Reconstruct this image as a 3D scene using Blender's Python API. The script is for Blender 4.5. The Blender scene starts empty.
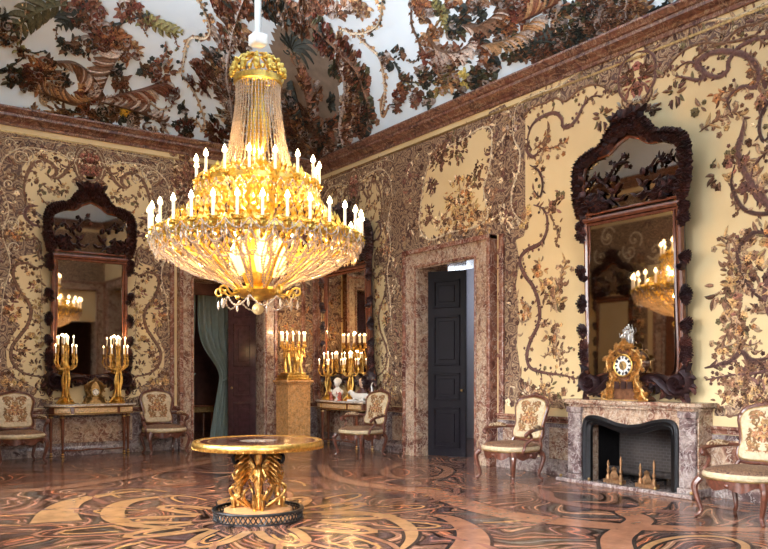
import bpy, math, random
from mathutils import Vector, Matrix
PI = math.pi
random.seed(7)
SC = bpy.context.scene
COL = SC.collection

# ---------------------------------------------------------------- camera
# room axes: left wall is the plane Y=0, right wall is the plane X=0, their corner is the origin
CAM = Vector((-8.48, -14.40, 1.45))
RT = Vector((0.8156, -0.5786, 0.0)); FW = Vector((0.5786, 0.8156, 0.0))
FPX, CX0, HY = 781.0, 384.0, 373.0
cd = bpy.data.cameras.new('camera'); cam = bpy.data.objects.new('camera', cd); COL.objects.link(cam)
cam.location = CAM
cam.rotation_euler = (PI/2, 0, -math.atan2(FW.x, FW.y))
cd.sensor_width = 36.0; cd.lens = 36.0*FPX/768.0
cd.shift_y = (HY-274.5)/768.0
cd.clip_end = 200
SC.camera = cam
vs = SC.view_settings
vs.view_transform = 'Standard'; vs.look = 'None'; vs.gamma = 1.0; vs.use_curve_mapping = False
vs.exposure = 0.0

RX, RY = -9.2, -16.2          # the two walls behind the camera
H0, H1 = 5.67, 5.89            # underside and top of the cornice
CA, CB = 2.5, 1.95             # plan depth and rise of the cove
HC = H1+CB

# ---------------------------------------------------------------- light
w = bpy.data.worlds.new('world'); SC.world = w; w.use_nodes = True
w.node_tree.nodes['Background'].inputs[0].default_value = (0.75, 0.85, 1.0, 1)
w.node_tree.nodes['Background'].inputs[1].default_value = 1.0

def area(name, loc, target, sx, sy, power, color, spread=PI):
    l = bpy.data.lights.new(name, 'AREA'); l.shape = 'RECTANGLE'; l.size = sx; l.size_y = sy
    l.energy = power; l.color = color; l.spread = spread
    o = bpy.data.objects.new(name, l); COL.objects.link(o); o.location = loc
    d = Vector(target)-Vector(loc)
    o.rotation_euler = d.to_track_quat('-Z', 'Y').to_euler()
    return o
def lamp(name, loc, power, color, r=0.05, parent=None):
    r = min(r, .018) if parent else r
    l = bpy.data.lights.new(name, 'POINT'); l.energy = power; l.color = color; l.shadow_soft_size = r
    o = bpy.data.objects.new(name, l); COL.objects.link(o); o.location = loc
    if parent: o.parent = parent
    return o
WINY = (-5.4, -9.0, -12.6)     # tall windows of the wall at RX
WINW, WINZ0, WINZ1 = 1.7, 0.25, 4.1
DAY = (0.96, 0.98, 1.0)
for wy in WINY:
    area('window_daylight', (RX-0.12, wy, 2.3), (RX+3.4, wy+0.0, 0.35), WINW*0.95, 3.7, 215, DAY, 1.35)
    area('window_skylight', (RX-0.05, wy, 3.6), (RX+3.0, wy+0.8, 6.4), WINW*0.95, .8, 215, (.76, .88, 1.0), 1.05)  # added upward fill at the window heads, brightens the ceiling
BACKX = (-2.45, -7.5)
area('window_daylight', (-7.5, RY-0.12, 2.3), (-5.9, RY+3.4, 0.35), 1.7, 3.6, 200, DAY, 1.35)
area('window_skylight', (-7.5, RY-0.05, 3.6), (-5.5, RY+4, 7.0), 1.6, .8, 230, (.76, .88, 1.0), 1.15)  # same added ceiling fill, aimed up from the south window

# ---------------------------------------------------------------- pixel of the photograph -> place in the room
def ray(px, py):
    return FW + RT*((px-CX0)/FPX) + Vector((0, 0, 1))*((HY-py)/FPX)
def on_right(px, py, off=0.0):
    d = ray(px, py); t = (-off-CAM.x)/d.x; return CAM+d*t
def on_left(px, py, off=0.0):
    d = ray(px, py); t = (-off-CAM.y)/d.y; return CAM+d*t
def on_z(px, py, z=0.0):
    d = ray(px, py); t = (z-CAM.z)/d.z; return CAM+d*t
def uR(px, py): p = on_right(px, py); return (-p.y, p.z)
def uL(px, py): p = on_left(px, py); return (-p.x, p.z)
def aof(s): return CA*(1-math.cos(s))
def zof(s): return H1+CB*math.sin(s)
def cove(px, py):
    """ray against the cove: (t along, s angle, side)"""
    d = ray(px, py); t = 5.0
    while t < 40:
        p = CAM+d*t
        m = min(-p.x, -p.y)
        if m < CA:
            q = max(0.0, 1-((max(0, CA-m))/CA)**2)
            if p.z > H1+CB*math.sqrt(q) or m <= 0: break
        elif p.z > HC: break
        t += 0.01
    m = max(0.0, min(CA, min(-p.x, -p.y)))
    s = math.acos(1-m/CA)
    return p, s, ('R' if -p.x < -p.y else 'L')
def cR(px, py):
    p, s, _ = cove(px, py); return (-p.y, s*2.2)
def cL(px, py):
    p, s, _ = cove(px, py); return (-p.x, s*2.2)
def cM(px, py):
    p, s, side = cove(px, py); a = aof(s)
    return ((-p.y-a) if side == 'R' else -(-p.x-a), s*2.2)

def S_right(u, v, h): return (-h, -u, v)
def S_left(u, v, h): return (-u, -h, v)
def _nrm(s):
    nx, nz = math.cos(s)/CA, math.sin(s)/CB
    l = math.hypot(nx, nz); return nx/l, nz/l
def S_coveR(u, v, h):
    s = min(max(v/2.2, 0), PI/2); nx, nz = _nrm(s); a = aof(s)
    return (-(a+nx*h), -max(u, a+0.01), zof(s)-nz*h)
def S_coveL(u, v, h):
    s = min(max(v/2.2, 0), PI/2); nx, nz = _nrm(s); a = aof(s)
    return (-max(u, a+0.01), -(a+nx*h), zof(s)-nz*h)
def S_coveM(t, v, h):
    s = min(max(v/2.2, 0), PI/2); nx, nz = _nrm(s); a = aof(s); k = nx*h
    if t >= 0: return (-(a+k), -(a+t+k*0.3), zof(s)-nz*h)
    return (-(a-t+k*0.3), -(a+k), zof(s)-nz*h)

# ---------------------------------------------------------------- mesh builder
class MB:
    def __init__(s): s.v = []; s.f = []; s.c = []; s.cur = (1, 1, 1)
    def add(s, vs, fs, col=None):
        n = len(s.v); s.v.extend(tuple(p) for p in vs)
        s.f.extend([tuple(i+n for i in f) for f in fs])
        if col is None: col = s.cur
        if isinstance(col, list): s.c.extend(col)
        else: s.c.extend([col]*len(vs))
    def build(s, name, mat, parent=None, smooth=True, loc=None, bevel=0):
        me = bpy.data.meshes.new(name); me.from_pydata(s.v, [], s.f)
        ca = me.color_attributes.new('tint', 'FLOAT_COLOR', 'POINT')
        buf = []
        for c in s.c: buf += [c[0], c[1], c[2], 1.0]
        ca.data.foreach_set('color', buf)
        if smooth: me.polygons.foreach_set('use_smooth', [True]*len(me.polygons))
        me.materials.append(mat); me.update()
        o = bpy.data.objects.new(name, me); COL.objects.link(o)
        if parent is not None: o.parent = parent
        if loc is not None: o.location = loc
        if smooth:
            try: me.set_sharp_from_angle(angle=0.7)
            except Exception: pass
        if bevel:
            b = o.modifiers.new('bevel', 'BEVEL'); b.width = bevel; b.segments = 2; b.limit_method = 'ANGLE'
        return o
    def box(s, x0, x1, y0, y1, z0, z1):
        v = [(x0,y0,z0),(x1,y0,z0),(x1,y1,z0),(x0,y1,z0),(x0,y0,z1),(x1,y0,z1),(x1,y1,z1),(x0,y1,z1)]
        s.add(v, [(0,3,2,1),(4,5,6,7),(0,1,5,4),(1,2,6,5),(2,3,7,6),(3,0,4,7)])
        return s
    def cbox(s, c, d):
        return s.box(c[0]-d[0]/2, c[0]+d[0]/2, c[1]-d[1]/2, c[1]+d[1]/2, c[2]-d[2]/2, c[2]+d[2]/2)
    def lathe(s, prof, c=(0,0,0), n=20, sx=1, sy=1, flute=None, a0=0, a1=2*PI):
        full = abs(a1-a0-2*PI) < 1e-6; m = n if full else n+1
        vs = []
        for (r, z) in prof:
            for i in range(m):
                a = a0+(a1-a0)*i/n
                k = 1 if not flute else 1+flute[1]*math.cos(flute[0]*a)
                vs.append((c[0]+r*k*sx*math.cos(a), c[1]+r*k*sy*math.sin(a), c[2]+z))
        fs = []
        for j in range(len(prof)-1):
            for i in range(n):
                i2 = (i+1) % m
                fs.append((j*m+i, j*m+i2, (j+1)*m+i2, (j+1)*m+i))
        s.add(vs, fs); return s
    def ball(s, c, r, n=8, sz=1.0):
        k = max(4, n//2+1)
        return s.lathe([(max(1e-4, r*math.sin(PI*i/k)), -r*sz*math.cos(PI*i/k)) for i in range(k+1)], c, n)
    def tube(s, pts, rad, n=6, closed=False, flat=1.0):
        pts = [Vector(p) for p in pts]; N = len(pts)
        if not isinstance(rad, (list, tuple)): rad = [rad]*N
        vs = []; up = Vector((0, 0, 1)); prev = None
        for i, p in enumerate(pts):
            a = pts[(i-1) % N] if (closed or i > 0) else p
            b = pts[(i+1) % N] if (closed or i < N-1) else p
            t = (b-a); t = t.normalized() if t.length > 1e-9 else Vector((0, 0, 1))
            if prev is None:
                e = up if abs(t.z) < 0.9 else Vector((1, 0, 0))
                x = t.cross(e).normalized()
            else:
                x = (prev - t*prev.dot(t)); x = x.normalized() if x.length > 1e-6 else t.orthogonal().normalized()
            prev = x; y = t.cross(x)
            for k in range(n):
                an = 2*PI*k/n
                vs.append(p + x*(rad[i]*math.cos(an)) + y*(rad[i]*flat*math.sin(an)))
        fs = []
        for i in range(N if closed else N-1):
            i2 = (i+1) % N
            for k in range(n):
                k2 = (k+1) % n
                fs.append((i*n+k, i*n+k2, i2*n+k2, i2*n+k))
        if not closed:
            fs.append(tuple(reversed(range(n)))); fs.append(tuple((N-1)*n+k for k in range(n)))
        s.add(vs, fs); return s
    def prism(s, out, y0, y1, axis='y'):
        """outline (a,b) extruded; axis y: (a, y, b); axis x: (x, a, b); axis z: (a, b, z)"""
        n = len(out)
        f = {'y': lambda a, b, t: (a, t, b), 'x': lambda a, b, t: (t, a, b), 'z': lambda a, b, t: (a, b, t)}[axis]
        vs = [f(a, b, y0) for a, b in out]+[f(a, b, y1) for a, b in out]
        fs = [tuple(range(n)), tuple(reversed(range(n, 2*n)))]
        fs += [(i, (i+1) % n + 0, (i+1) % n + n, i+n) for i in range(n)]
        s.add(vs, fs); return s
    def sheet(s, P, nu, nv, thick=0.0, col=None):
        """P(i,j) -> point on a (nu+1)x(nv+1) grid"""
        vs = [P(i/nu, j/nv) for j in range(nv+1) for i in range(nu+1)]
        fs = [(j*(nu+1)+i, j*(nu+1)+i+1, (j+1)*(nu+1)+i+1, (j+1)*(nu+1)+i) for j in range(nv) for i in range(nu)]
        s.add(vs, fs, col); return s

def catmull(pts, n=6, closed=False):
    P = [Vector(p) if len(p) == 3 else Vector((p[0], p[1], 0)) for p in pts]; out = []
    N = len(P); rng = range(N) if closed else range(N-1)
    for i in rng:
        if closed: a, b, c, d = P[(i-1) % N], P[i], P[(i+1) % N], P[(i+2) % N]
        else: a, b, c, d = P[max(i-1, 0)], P[i], P[i+1], P[min(i+2, N-1)]
        for k in range(n):
            t = k/n
            out.append(0.5*((2*b)+(c-a)*t+(2*a-5*b+4*c-d)*t*t+(3*b-a-3*c+d)*t**3))
    if not closed: out.append(P[-1])
    return out
def cat2(pts, n=6, closed=False): return [(p.x, p.y) for p in catmull(pts, n, closed)]

# ---------------------------------------------------------------- flat ornament on a surface
def jit(c, k=0.15):
    f = 1+random.uniform(-k, k); return (c[0]*f, c[1]*f, c[2]*f)
class Deco(MB):
    def __init__(s, S, base=0.004, relief=1.0): super().__init__(); s.S = S; s.b = base; s.rel = relief; s.mir = None; s.den = 1.9 if relief == 1.0 else 1.6; s.siz = .62 if relief == 1.0 else .78
    def put(s, uvh, fs, cols):
        s.add([s.S(u, v, s.b+h*s.rel) for u, v, h in uvh], fs, list(cols))
        if s.mir is not None:
            s.add([s.S(2*s.mir-u, v, s.b+h*s.rel) for u, v, h in uvh], [tuple(reversed(f)) for f in fs], list(cols))
    def poly(s, uv, col, h=0.0):
        s.put([(u, v, h) for u, v in uv], [tuple(range(len(uv)))], [col]*len(uv))
    def ribbon(s, pts, w, core, edge=None, h=0.01, taper=True, n=6, raw=False):
        P = pts if raw else cat2(pts, n); N = len(P)
        edge = edge or core; vs = []; cs = []
        for i, (u, v) in enumerate(P):
            a = P[max(0, i-1)]; b = P[min(N-1, i+1)]
            dx, dy = b[0]-a[0], b[1]-a[1]; l = math.hypot(dx, dy) or 1; nx, ny = -dy/l, dx/l
            t = i/max(1, N-1)
            ww = w(t) if callable(w) else w*(min(1, 0.25+3*min(t, 1-t)) if taper else 1)
            for k, hh, c in ((-.5, 0, edge), (-.3, .6, core), (0, 1, core), (.3, .6, core), (.5, 0, edge)):
                vs.append((u+nx*ww*k, v+ny*ww*k, hh*h)); cs.append(c)
        fs = [(5*i+k, 5*i+k+1, 5*i+5+k+1, 5*i+5+k) for i in range(N-1) for k in range(4)]
        s.put(vs, fs, cs); return P
    def leaf(s, u, v, ang, L, W, col, bend=0.5, h=0.012, mid=None, n=5):
        vs = []; cs = []; x, y, a = u, v, ang-bend/2
        m = mid or (col[0]*1.35, col[1]*1.3, col[2]*1.2)
        for i in range(n+1):
            t = i/n; w = W*0.5*math.sin(PI*min(1, 0.12+t*0.88))**0.8 if i < n else 0.0
            nx, ny = -math.sin(a), math.cos(a)
            vs += [(x+nx*w, y+ny*w, 0.0), (x, y, h*(1-t*0.6)), (x-nx*w, y-ny*w, 0.0)]
            cs += [col, m, col]
            x += math.cos(a)*L/n; y += math.sin(a)*L/n; a += bend/n
        fs = [(3*i+k, 3*i+k+1, 3*i+3+k+1, 3*i+3+k) for i in range(n) for k in (0, 1)]
        s.put(vs, fs, cs)
    def acanthus(s, u, v, ang, L, W, col, bend=0.8, h=0.02, lobes=5):
        x, y, a = u, v, ang-bend/2
        pts = []
        for i in range(lobes+1):
            pts.append((x, y, a)); x += math.cos(a)*L/lobes; y += math.sin(a)*L/lobes; a += bend/lobes
        for i, (x, y, a) in enumerate(pts):
            k = math.sin(PI*(0.2+0.75*i/lobes))
            for sg in (-1, 1): s.leaf(x, y, a+sg*0.75, W*0.75*k+L*0.08, W*0.42*k+0.004, jit(col), sg*-0.7, h)
        s.leaf(u, v, ang, L, W*0.35, jit(col), bend, h*1.3)
    def flower(s, u, v, r, col, petals=6, h=0.02, heart=None):
        a0 = random.uniform(0, 6)
        for k in range(petals):
            s.leaf(u, v, a0+2*PI*k/petals, r, r*0.95, jit(col, .2), 0.25, h*0.7, n=3)
        for k in range(petals):
            s.leaf(u, v, a0+PI/petals+2*PI*k/petals, r*0.6, r*0.6, jit((col[0]*1.2, col[1]*1.2, col[2]*1.1), .2), 0.2, h*1.2, n=3)
        c = heart or (col[0]*.5, col[1]*.4, col[2]*.4)
        s.put([(u, v, h*1.6)]+[(u+r*.2*math.cos(k*PI/3), v+r*.2*math.sin(k*PI/3), h) for k in range(6)],
              [(0, k+1, (k+1) % 6+1) for k in range(6)], [c]*7)
    def spiral(s, u, v, r, a0, turns, w, core, edge=None, sgn=1, h=0.012):
        N = int(14*turns)+4; P = []
        for i in range(N+1):
            t = i/N; rr = r*(1-0.85*t); a = a0+sgn*2*PI*turns*t
            P.append((u+rr*math.cos(a), v+rr*math.sin(a)))
        s.ribbon(P, lambda t: w*(1-.5*t), core, edge, h, raw=True)
        s.flower(u, v, w*.7, core, 5, h)
    def fringe(s, P, every, L, W, cols, side=0, h=0.012):
        """leaves growing from a ribbon"""
        k = 0; acc = 0
        for i in range(1, len(P)):
            acc += math.hypot(P[i][0]-P[i-1][0], P[i][1]-P[i-1][1])
            if acc >= every:
                acc = 0; k += 1
                a = math.atan2(P[i][1]-P[i-1][1], P[i][0]-P[i-1][0])
                sg = side or (1 if k % 2 else -1)
                l = L*random.uniform(.6, 1.3)
                s.leaf(P[i][0], P[i][1], a+sg*random.uniform(.5, 1.1), l, W*random.uniform(.7, 1.2), jit(random.choice(cols), .25), sg*random.uniform(.2, 1.2), h)
                if random.random() < .3:
                    aa = a+sg*1.2; s.flower(P[i][0]+math.cos(aa)*l*1.1, P[i][1]+math.sin(aa)*l*1.1, W*.9, jit(random.choice(cols), .25), 5, h)
    def vine(s, pts, w, core, edge, cols, every=.09, L=.1, W=.04, h=.012, side=0):
        P = s.ribbon(pts, w*.8, core, edge, h); s.fringe(P, every, L, W, cols, side, h)
        s.fringe(P, every*.5, max(w*.9, L*.5), W*.7, [core, core, edge]+cols[:2], side, h); return P
    def cluster(s, u, v, r, cols, n=14, size=.12, h=.02, fl=.35, asp=1.0, rot=0):
        n = int(n*s.den); size *= s.siz
        for i in range(n):
            a = random.uniform(0, 2*PI); q = r*math.sqrt(random.random())
            dx, dy = q*math.cos(a), q*math.sin(a)*asp
            x = u+dx*math.cos(rot)-dy*math.sin(rot); y = v+dx*math.sin(rot)+dy*math.cos(rot)
            c = jit(random.choice(cols), .25); z = size*random.uniform(.6, 1.3)
            if random.random() < .24: c = jit((.11, .058, .036), .4)
            if s.rel > 1 and random.random() < .16: s.spiral(x, y, z*.75, random.uniform(0, 6), 1.1, z*.22, jit(random.choice(cols+[(.42, .34, .30)]), .3), None, random.choice((-1, 1)), h)
            elif random.random() < fl: s.flower(x, y, z*.55, c, random.choice((5, 6, 7)), h)
            else: s.leaf(x, y, math.atan2(y-v, x-u)+random.uniform(-.7, .7), z, z*.4, c, random.uniform(-1.2, 1.2), h)
    def fill(s, poly, dens, cols, size=.1, h=.01):
        xs = [p[0] for p in poly]; ys = [p[1] for p in poly]
        A = (max(xs)-min(xs))*(max(ys)-min(ys))
        for i in range(int(A*dens)):
            x = random.uniform(min(xs), max(xs)); y = random.uniform(min(ys), max(ys))
            if not inside(x, y, poly): continue
            c = jit(random.choice(cols), .25); z = size*random.uniform(.6, 1.4); r = random.random()
            if r < .15: s.flower(x, y, z*.4, c, 5, h)
            elif r < .45: s.spiral(x, y, z*.4, random.uniform(0, 6), .8, z*.16, c, None, random.choice((-1, 1)), h)
            else: s.leaf(x, y, random.uniform(0, 6.28), z, z*.3, c, random.uniform(-2, 2), h)
    def shell(s, pts, w0, w1, col, col2, h=.05, ribs=14, side=1):
        """rocaille: a curved comb of ribs standing on a spine"""
        P = cat2(pts, 8); N = len(P)
        for k in range(ribs):
            t = (k+.5)/ribs; i = min(N-2, int(t*(N-1)))
            a = math.atan2(P[i+1][1]-P[i][1], P[i+1][0]-P[i][0])
            W = (w0+(w1-w0)*t)*(0.55+.45*math.sin(PI*t))*random.uniform(.9, 1.1)
            s.leaf(P[i][0], P[i][1], a+side*1.15, W, W*.3+.02, jit(random.choice((col, col2)), .18), side*.9, h)
        s.ribbon(pts, w0*.16, col2, (col2[0]*.5, col2[1]*.5, col2[2]*.5), h)
def inside(x, y, poly):
    r = False; n = len(poly); j = n-1
    for i in range(n):
        xi, yi = poly[i]; xj, yj = poly[j]
        if (yi > y) != (yj > y) and x < (xj-xi)*(y-yi)/(yj-yi)+xi: r = not r
        j = i
    return r

# ---------------------------------------------------------------- naming
def tag(o, label=None, cat=None, group=None, kind=None):
    if label: o['label'] = label
    if cat: o['category'] = cat
    if group: o['group'] = group
    if kind: o['kind'] = kind
    return o
def thing(name, loc, rz=0, label=None, cat=None, group=None):
    o = bpy.data.objects.new(name, None); COL.objects.link(o); o.empty_display_size = .1
    o.location = loc; o.rotation_euler = (0, 0, rz); return tag(o, label, cat, group)
def kids(o): return [c for c in COL.objects if c.parent == o]
def dup(o, parent=None):
    c = o.copy(); COL.objects.link(c)
    if parent is not None: c.parent = parent
    for ch in kids(o): dup(ch, c)
    return c

# ---------------------------------------------------------------- materials
def newmat(name):
    m = bpy.data.materials.new(name); m.use_nodes = True; nt = m.node_tree
    return m, nt, nt.nodes['Principled BSDF']
def N(nt, t, **kw):
    n = nt.nodes.new(t)
    for k, v in kw.items():
        if k in n.inputs.keys(): n.inputs[k].default_value = v
        else: setattr(n, k, v)
    return n
def ramp(nt, fac, stops, interp='LINEAR'):
    r = nt.nodes.new('ShaderNodeValToRGB'); r.color_ramp.interpolation = interp
    e = r.color_ramp.elements
    while len(e) < len(stops): e.new(.5)
    for i, (p, c) in enumerate(stops): e[i].position = p; e[i].color = (c[0], c[1], c[2], 1)
    nt.links.new(fac, r.inputs[0]); return r.outputs[0]
def mixc(nt, fac, a, b, mode='MIX'):
    m = nt.nodes.new('ShaderNodeMix'); m.data_type = 'RGBA'; m.blend_type = mode
    for sock, v in ((m.inputs[0], fac), (m.inputs[6], a), (m.inputs[7], b)):
        if hasattr(v, 'links'): nt.links.new(v, sock)
        elif isinstance(v, (int, float)): sock.default_value = v
        else: sock.default_value = (v[0], v[1], v[2], 1)
    return m.outputs[2]
def coords(nt, scale=None):
    tc = nt.nodes.new('ShaderNodeTexCoord'); o = tc.outputs['Object']
    if scale:
        mp = nt.nodes.new('ShaderNodeMapping'); mp.inputs['Scale'].default_value = scale
        nt.links.new(o, mp.inputs[0]); o = mp.outputs[0]
    return o
def noise(nt, co, scale, detail=4, rough=.6, dist=0.0):
    n = nt.nodes.new('ShaderNodeTexNoise'); n.inputs['Scale'].default_value = scale
    n.inputs['Detail'].default_value = detail; n.inputs['Roughness'].default_value = rough
    n.inputs['Distortion'].default_value = dist
    nt.links.new(co, n.inputs['Vector']); return n
def bump(nt, b, height, strength=.3, dist=.01):
    n = nt.nodes.new('ShaderNodeBump'); n.inputs['Strength'].default_value = strength; n.inputs['Distance'].default_value = dist
    nt.links.new(height, n.inputs['Height']); nt.links.new(n.outputs[0], b.inputs['Normal'])
def simple(name, col, rough=.5, metal=0.0, spec=.5, mott=0.0, scale=12, bmp=0.0, trans=0, coat=0):
    m, nt, b = newmat(name)
    b.inputs['Roughness'].default_value = rough; b.inputs['Metallic'].default_value = metal
    b.inputs['Specular IOR Level'].default_value = spec
    if trans: b.inputs['Transmission Weight'].default_value = trans
    if coat: b.inputs['Coat Weight'].default_value = coat
    co = coords(nt); n = noise(nt, co, scale)
    lo = tuple(c*(1-mott) for c in col); hi = tuple(min(1, c*(1+mott)) for c in col)
    nt.links.new(ramp(nt, n.outputs[0], [(.3, lo), (.7, hi)]), b.inputs['Base Color'])
    if bmp: bump(nt, b, n.outputs[0], bmp, .01)
    return m
def emit(name, col, strength):
    m, nt, b = newmat(name)
    b.inputs['Base Color'].default_value = (*col, 1)
    b.inputs['Emission Color'].default_value = (*col, 1); b.inputs['Emission Strength'].default_value = strength
    return m
def tinted(name, rough=.7, scale=60, amt=.5, spec=.3, metal=0, bmp=.4, emis=0):
    """own colour of each motif from the mesh, broken up by fine stitching / chisel grain"""
    m, nt, b = newmat(name)
    a = nt.nodes.new('ShaderNodeAttribute'); a.attribute_name = 'tint'
    co = coords(nt); n = noise(nt, co, scale, 3, .7)
    g = ramp(nt, n.outputs[0], [(.32, (1-amt,)*3), (.68, (1+amt,)*3)])
    nt.links.new(mixc(nt, 1.0, a.outputs['Color'], g, 'MULTIPLY'), b.inputs['Base Color'])
    b.inputs['Roughness'].default_value = rough; b.inputs['Specular IOR Level'].default_value = spec
    b.inputs['Metallic'].default_value = metal
    if bmp: bump(nt, b, n.outputs[0], bmp, .01)
    return m
def marble(name, cols, scale=3.0, rough=.22, vein=(.75, .68, .6), vw=.035):
    m, nt, b = newmat(name); co = coords(nt)
    n1 = noise(nt, co, scale, 6, .65, 1.2); n2 = noise(nt, co, scale*4.5, 5, .7, .6)
    k = len(cols)
    c1 = ramp(nt, n1.outputs[0], [(.28+.44*i/(k-1), cols[i]) for i in range(k)])
    c2 = ramp(nt, n2.outputs[0], [(.3, (.45,)*3), (.62, (1.25,)*3)])
    c = mixc(nt, 1.0, c1, c2, 'MULTIPLY')
    n3 = noise(nt, co, scale*1.7, 4, .6, 2.0)
    v = ramp(nt, n3.outputs[0], [(.5-vw, (0,)*3), (.5, (1,)*3), (.5+vw, (0,)*3)])
    nt.links.new(mixc(nt, v, c, vein), b.inputs['Base Color'])
    b.inputs['Roughness'].default_value = rough
    return m
def silk(name):
    m, nt, b = newmat(name); co = coords(nt, (1, 1, 1))
    n = noise(nt, co, 1.3, 3, .5); f = noise(nt, coords(nt, (40, 40, 300)), 2, 2, .5)
    c = ramp(nt, n.outputs[0], [(.3, (.68, .515, .265)), (.7, (.76, .605, .335))])
    c = mixc(nt, 1.0, c, ramp(nt, f.outputs[0], [(.3, (.93,)*3), (.7, (1.04,)*3)]), 'MULTIPLY')
    nt.links.new(c, b.inputs['Base Color']); b.inputs['Roughness'].default_value = .55
    b.inputs['Sheen Weight'].default_value = .15
    return m
def brocade(name, dark=(.095, .048, .036), mid=(.235, .14, .09), lite=(.54, .41, .24), scale=5.5):
    m, nt, b = newmat(name); co = coords(nt)
    d = noise(nt, co, scale*.45, 3, .6)
    va = nt.nodes.new('ShaderNodeVectorMath'); va.operation = 'MULTIPLY_ADD'
    nt.links.new(d.outputs['Color'], va.inputs[0]); va.inputs[1].default_value = (.35, .35, .35); nt.links.new(co, va.inputs[2])
    vo = N(nt, 'ShaderNodeTexVoronoi', feature='F1'); vo.inputs['Scale'].default_value = scale
    nt.links.new(va.outputs[0], vo.inputs['Vector'])
    sn = nt.nodes.new('ShaderNodeMath'); sn.operation = 'MULTIPLY_ADD'; sn.inputs[1].default_value = 24; sn.inputs[2].default_value = 0
    nt.links.new(vo.outputs['Distance'], sn.inputs[0])
    s2 = nt.nodes.new('ShaderNodeMath'); s2.operation = 'SINE'; nt.links.new(sn.outputs[0], s2.inputs[0])
    f = noise(nt, co, scale*5, 3, .7)
    ad = nt.nodes.new('ShaderNodeMath'); ad.operation = 'MULTIPLY_ADD'; ad.inputs[1].default_value = 2.2
    nt.links.new(f.outputs[0], ad.inputs[0]); nt.links.new(s2.outputs[0], ad.inputs[2])
    mr = nt.nodes.new('ShaderNodeMapRange'); mr.inputs['From Min'].default_value = .1; mr.inputs['From Max'].default_value = 2.1
    nt.links.new(ad.outputs[0], mr.inputs[0])
    c = ramp(nt, mr.outputs[0], [(.1, dark), (.42, mid), (.6, tuple(.5*(x+y) for x, y in zip(mid, lite))), (.74, lite), (.9, mid)])
    nt.links.new(c, b.inputs['Base Color']); b.inputs['Roughness'].default_value = .6
    bump(nt, b, mr.outputs[0], .35, .008)
    return m
M = {}
M['silk'] = silk('cream_silk')
M['brocade'] = brocade('mauve_brown_embroidery')
M['thread'] = tinted('silk_thread', .65, 26, .4, .2)
M['stucco'] = tinted('painted_stucco', .6, 28, .45)
M['plaster'] = simple('pale_blue_white_plaster', (.66, .74, .80), .7, mott=.05, scale=.8)
M['red_marble'] = marble('red_jasper_marble', [(.06, .022, .02), (.17, .06, .045), (.30, .14, .09), (.12, .045, .04)], 2.3, .25, (.45, .32, .25))
M['pink_marble'] = marble('pink_cream_breccia', [(.08, .032, .026), (.22, .105, .072), (.46, .33, .23), (.15, .072, .055)], 3.4, .2, (.58, .48, .38), vw=.035)
M['dado_marble'] = marble('dark_violet_breccia', [(.05, .034, .036), (.14, .09, .088), (.32, .26, .24), (.10, .06, .06)], 3.0, .12, (.45, .40, .38), vw=.025)
M['gold'] = simple('gilt_bronze', (.86, .58, .15), .30, 1.0, mott=.3, scale=24, bmp=.5)
M['gold_warm'] = simple('warm_gilt_bronze', (.80, .47, .13), .32, 1.0, mott=.4, scale=22, bmp=.6)
M['gold_aged'] = simple('aged_gilding', (.66, .38, .12), .34, 1.0, mott=.55, scale=18, bmp=.8)
M['gold_dull'] = simple('worn_gilt', (.42, .27, .11), .42, .85, mott=.4, scale=24, bmp=.5)
M['dark_wood'] = simple('dark_carved_rosewood', (.035, .014, .013), .3, mott=.4, scale=14, bmp=.3, coat=.3)
M['black_lacquer'] = simple('black_lacquered_door', (.007, .005, .008), .4, spec=.08, mott=.3, scale=5)
M['mahogany'] = simple('red_brown_mahogany', (.16, .055, .03), .25, mott=.3, scale=9, coat=.3)
M['iron'] = simple('black_iron', (.012, .012, .014), .45, .6, mott=.3)
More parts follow.
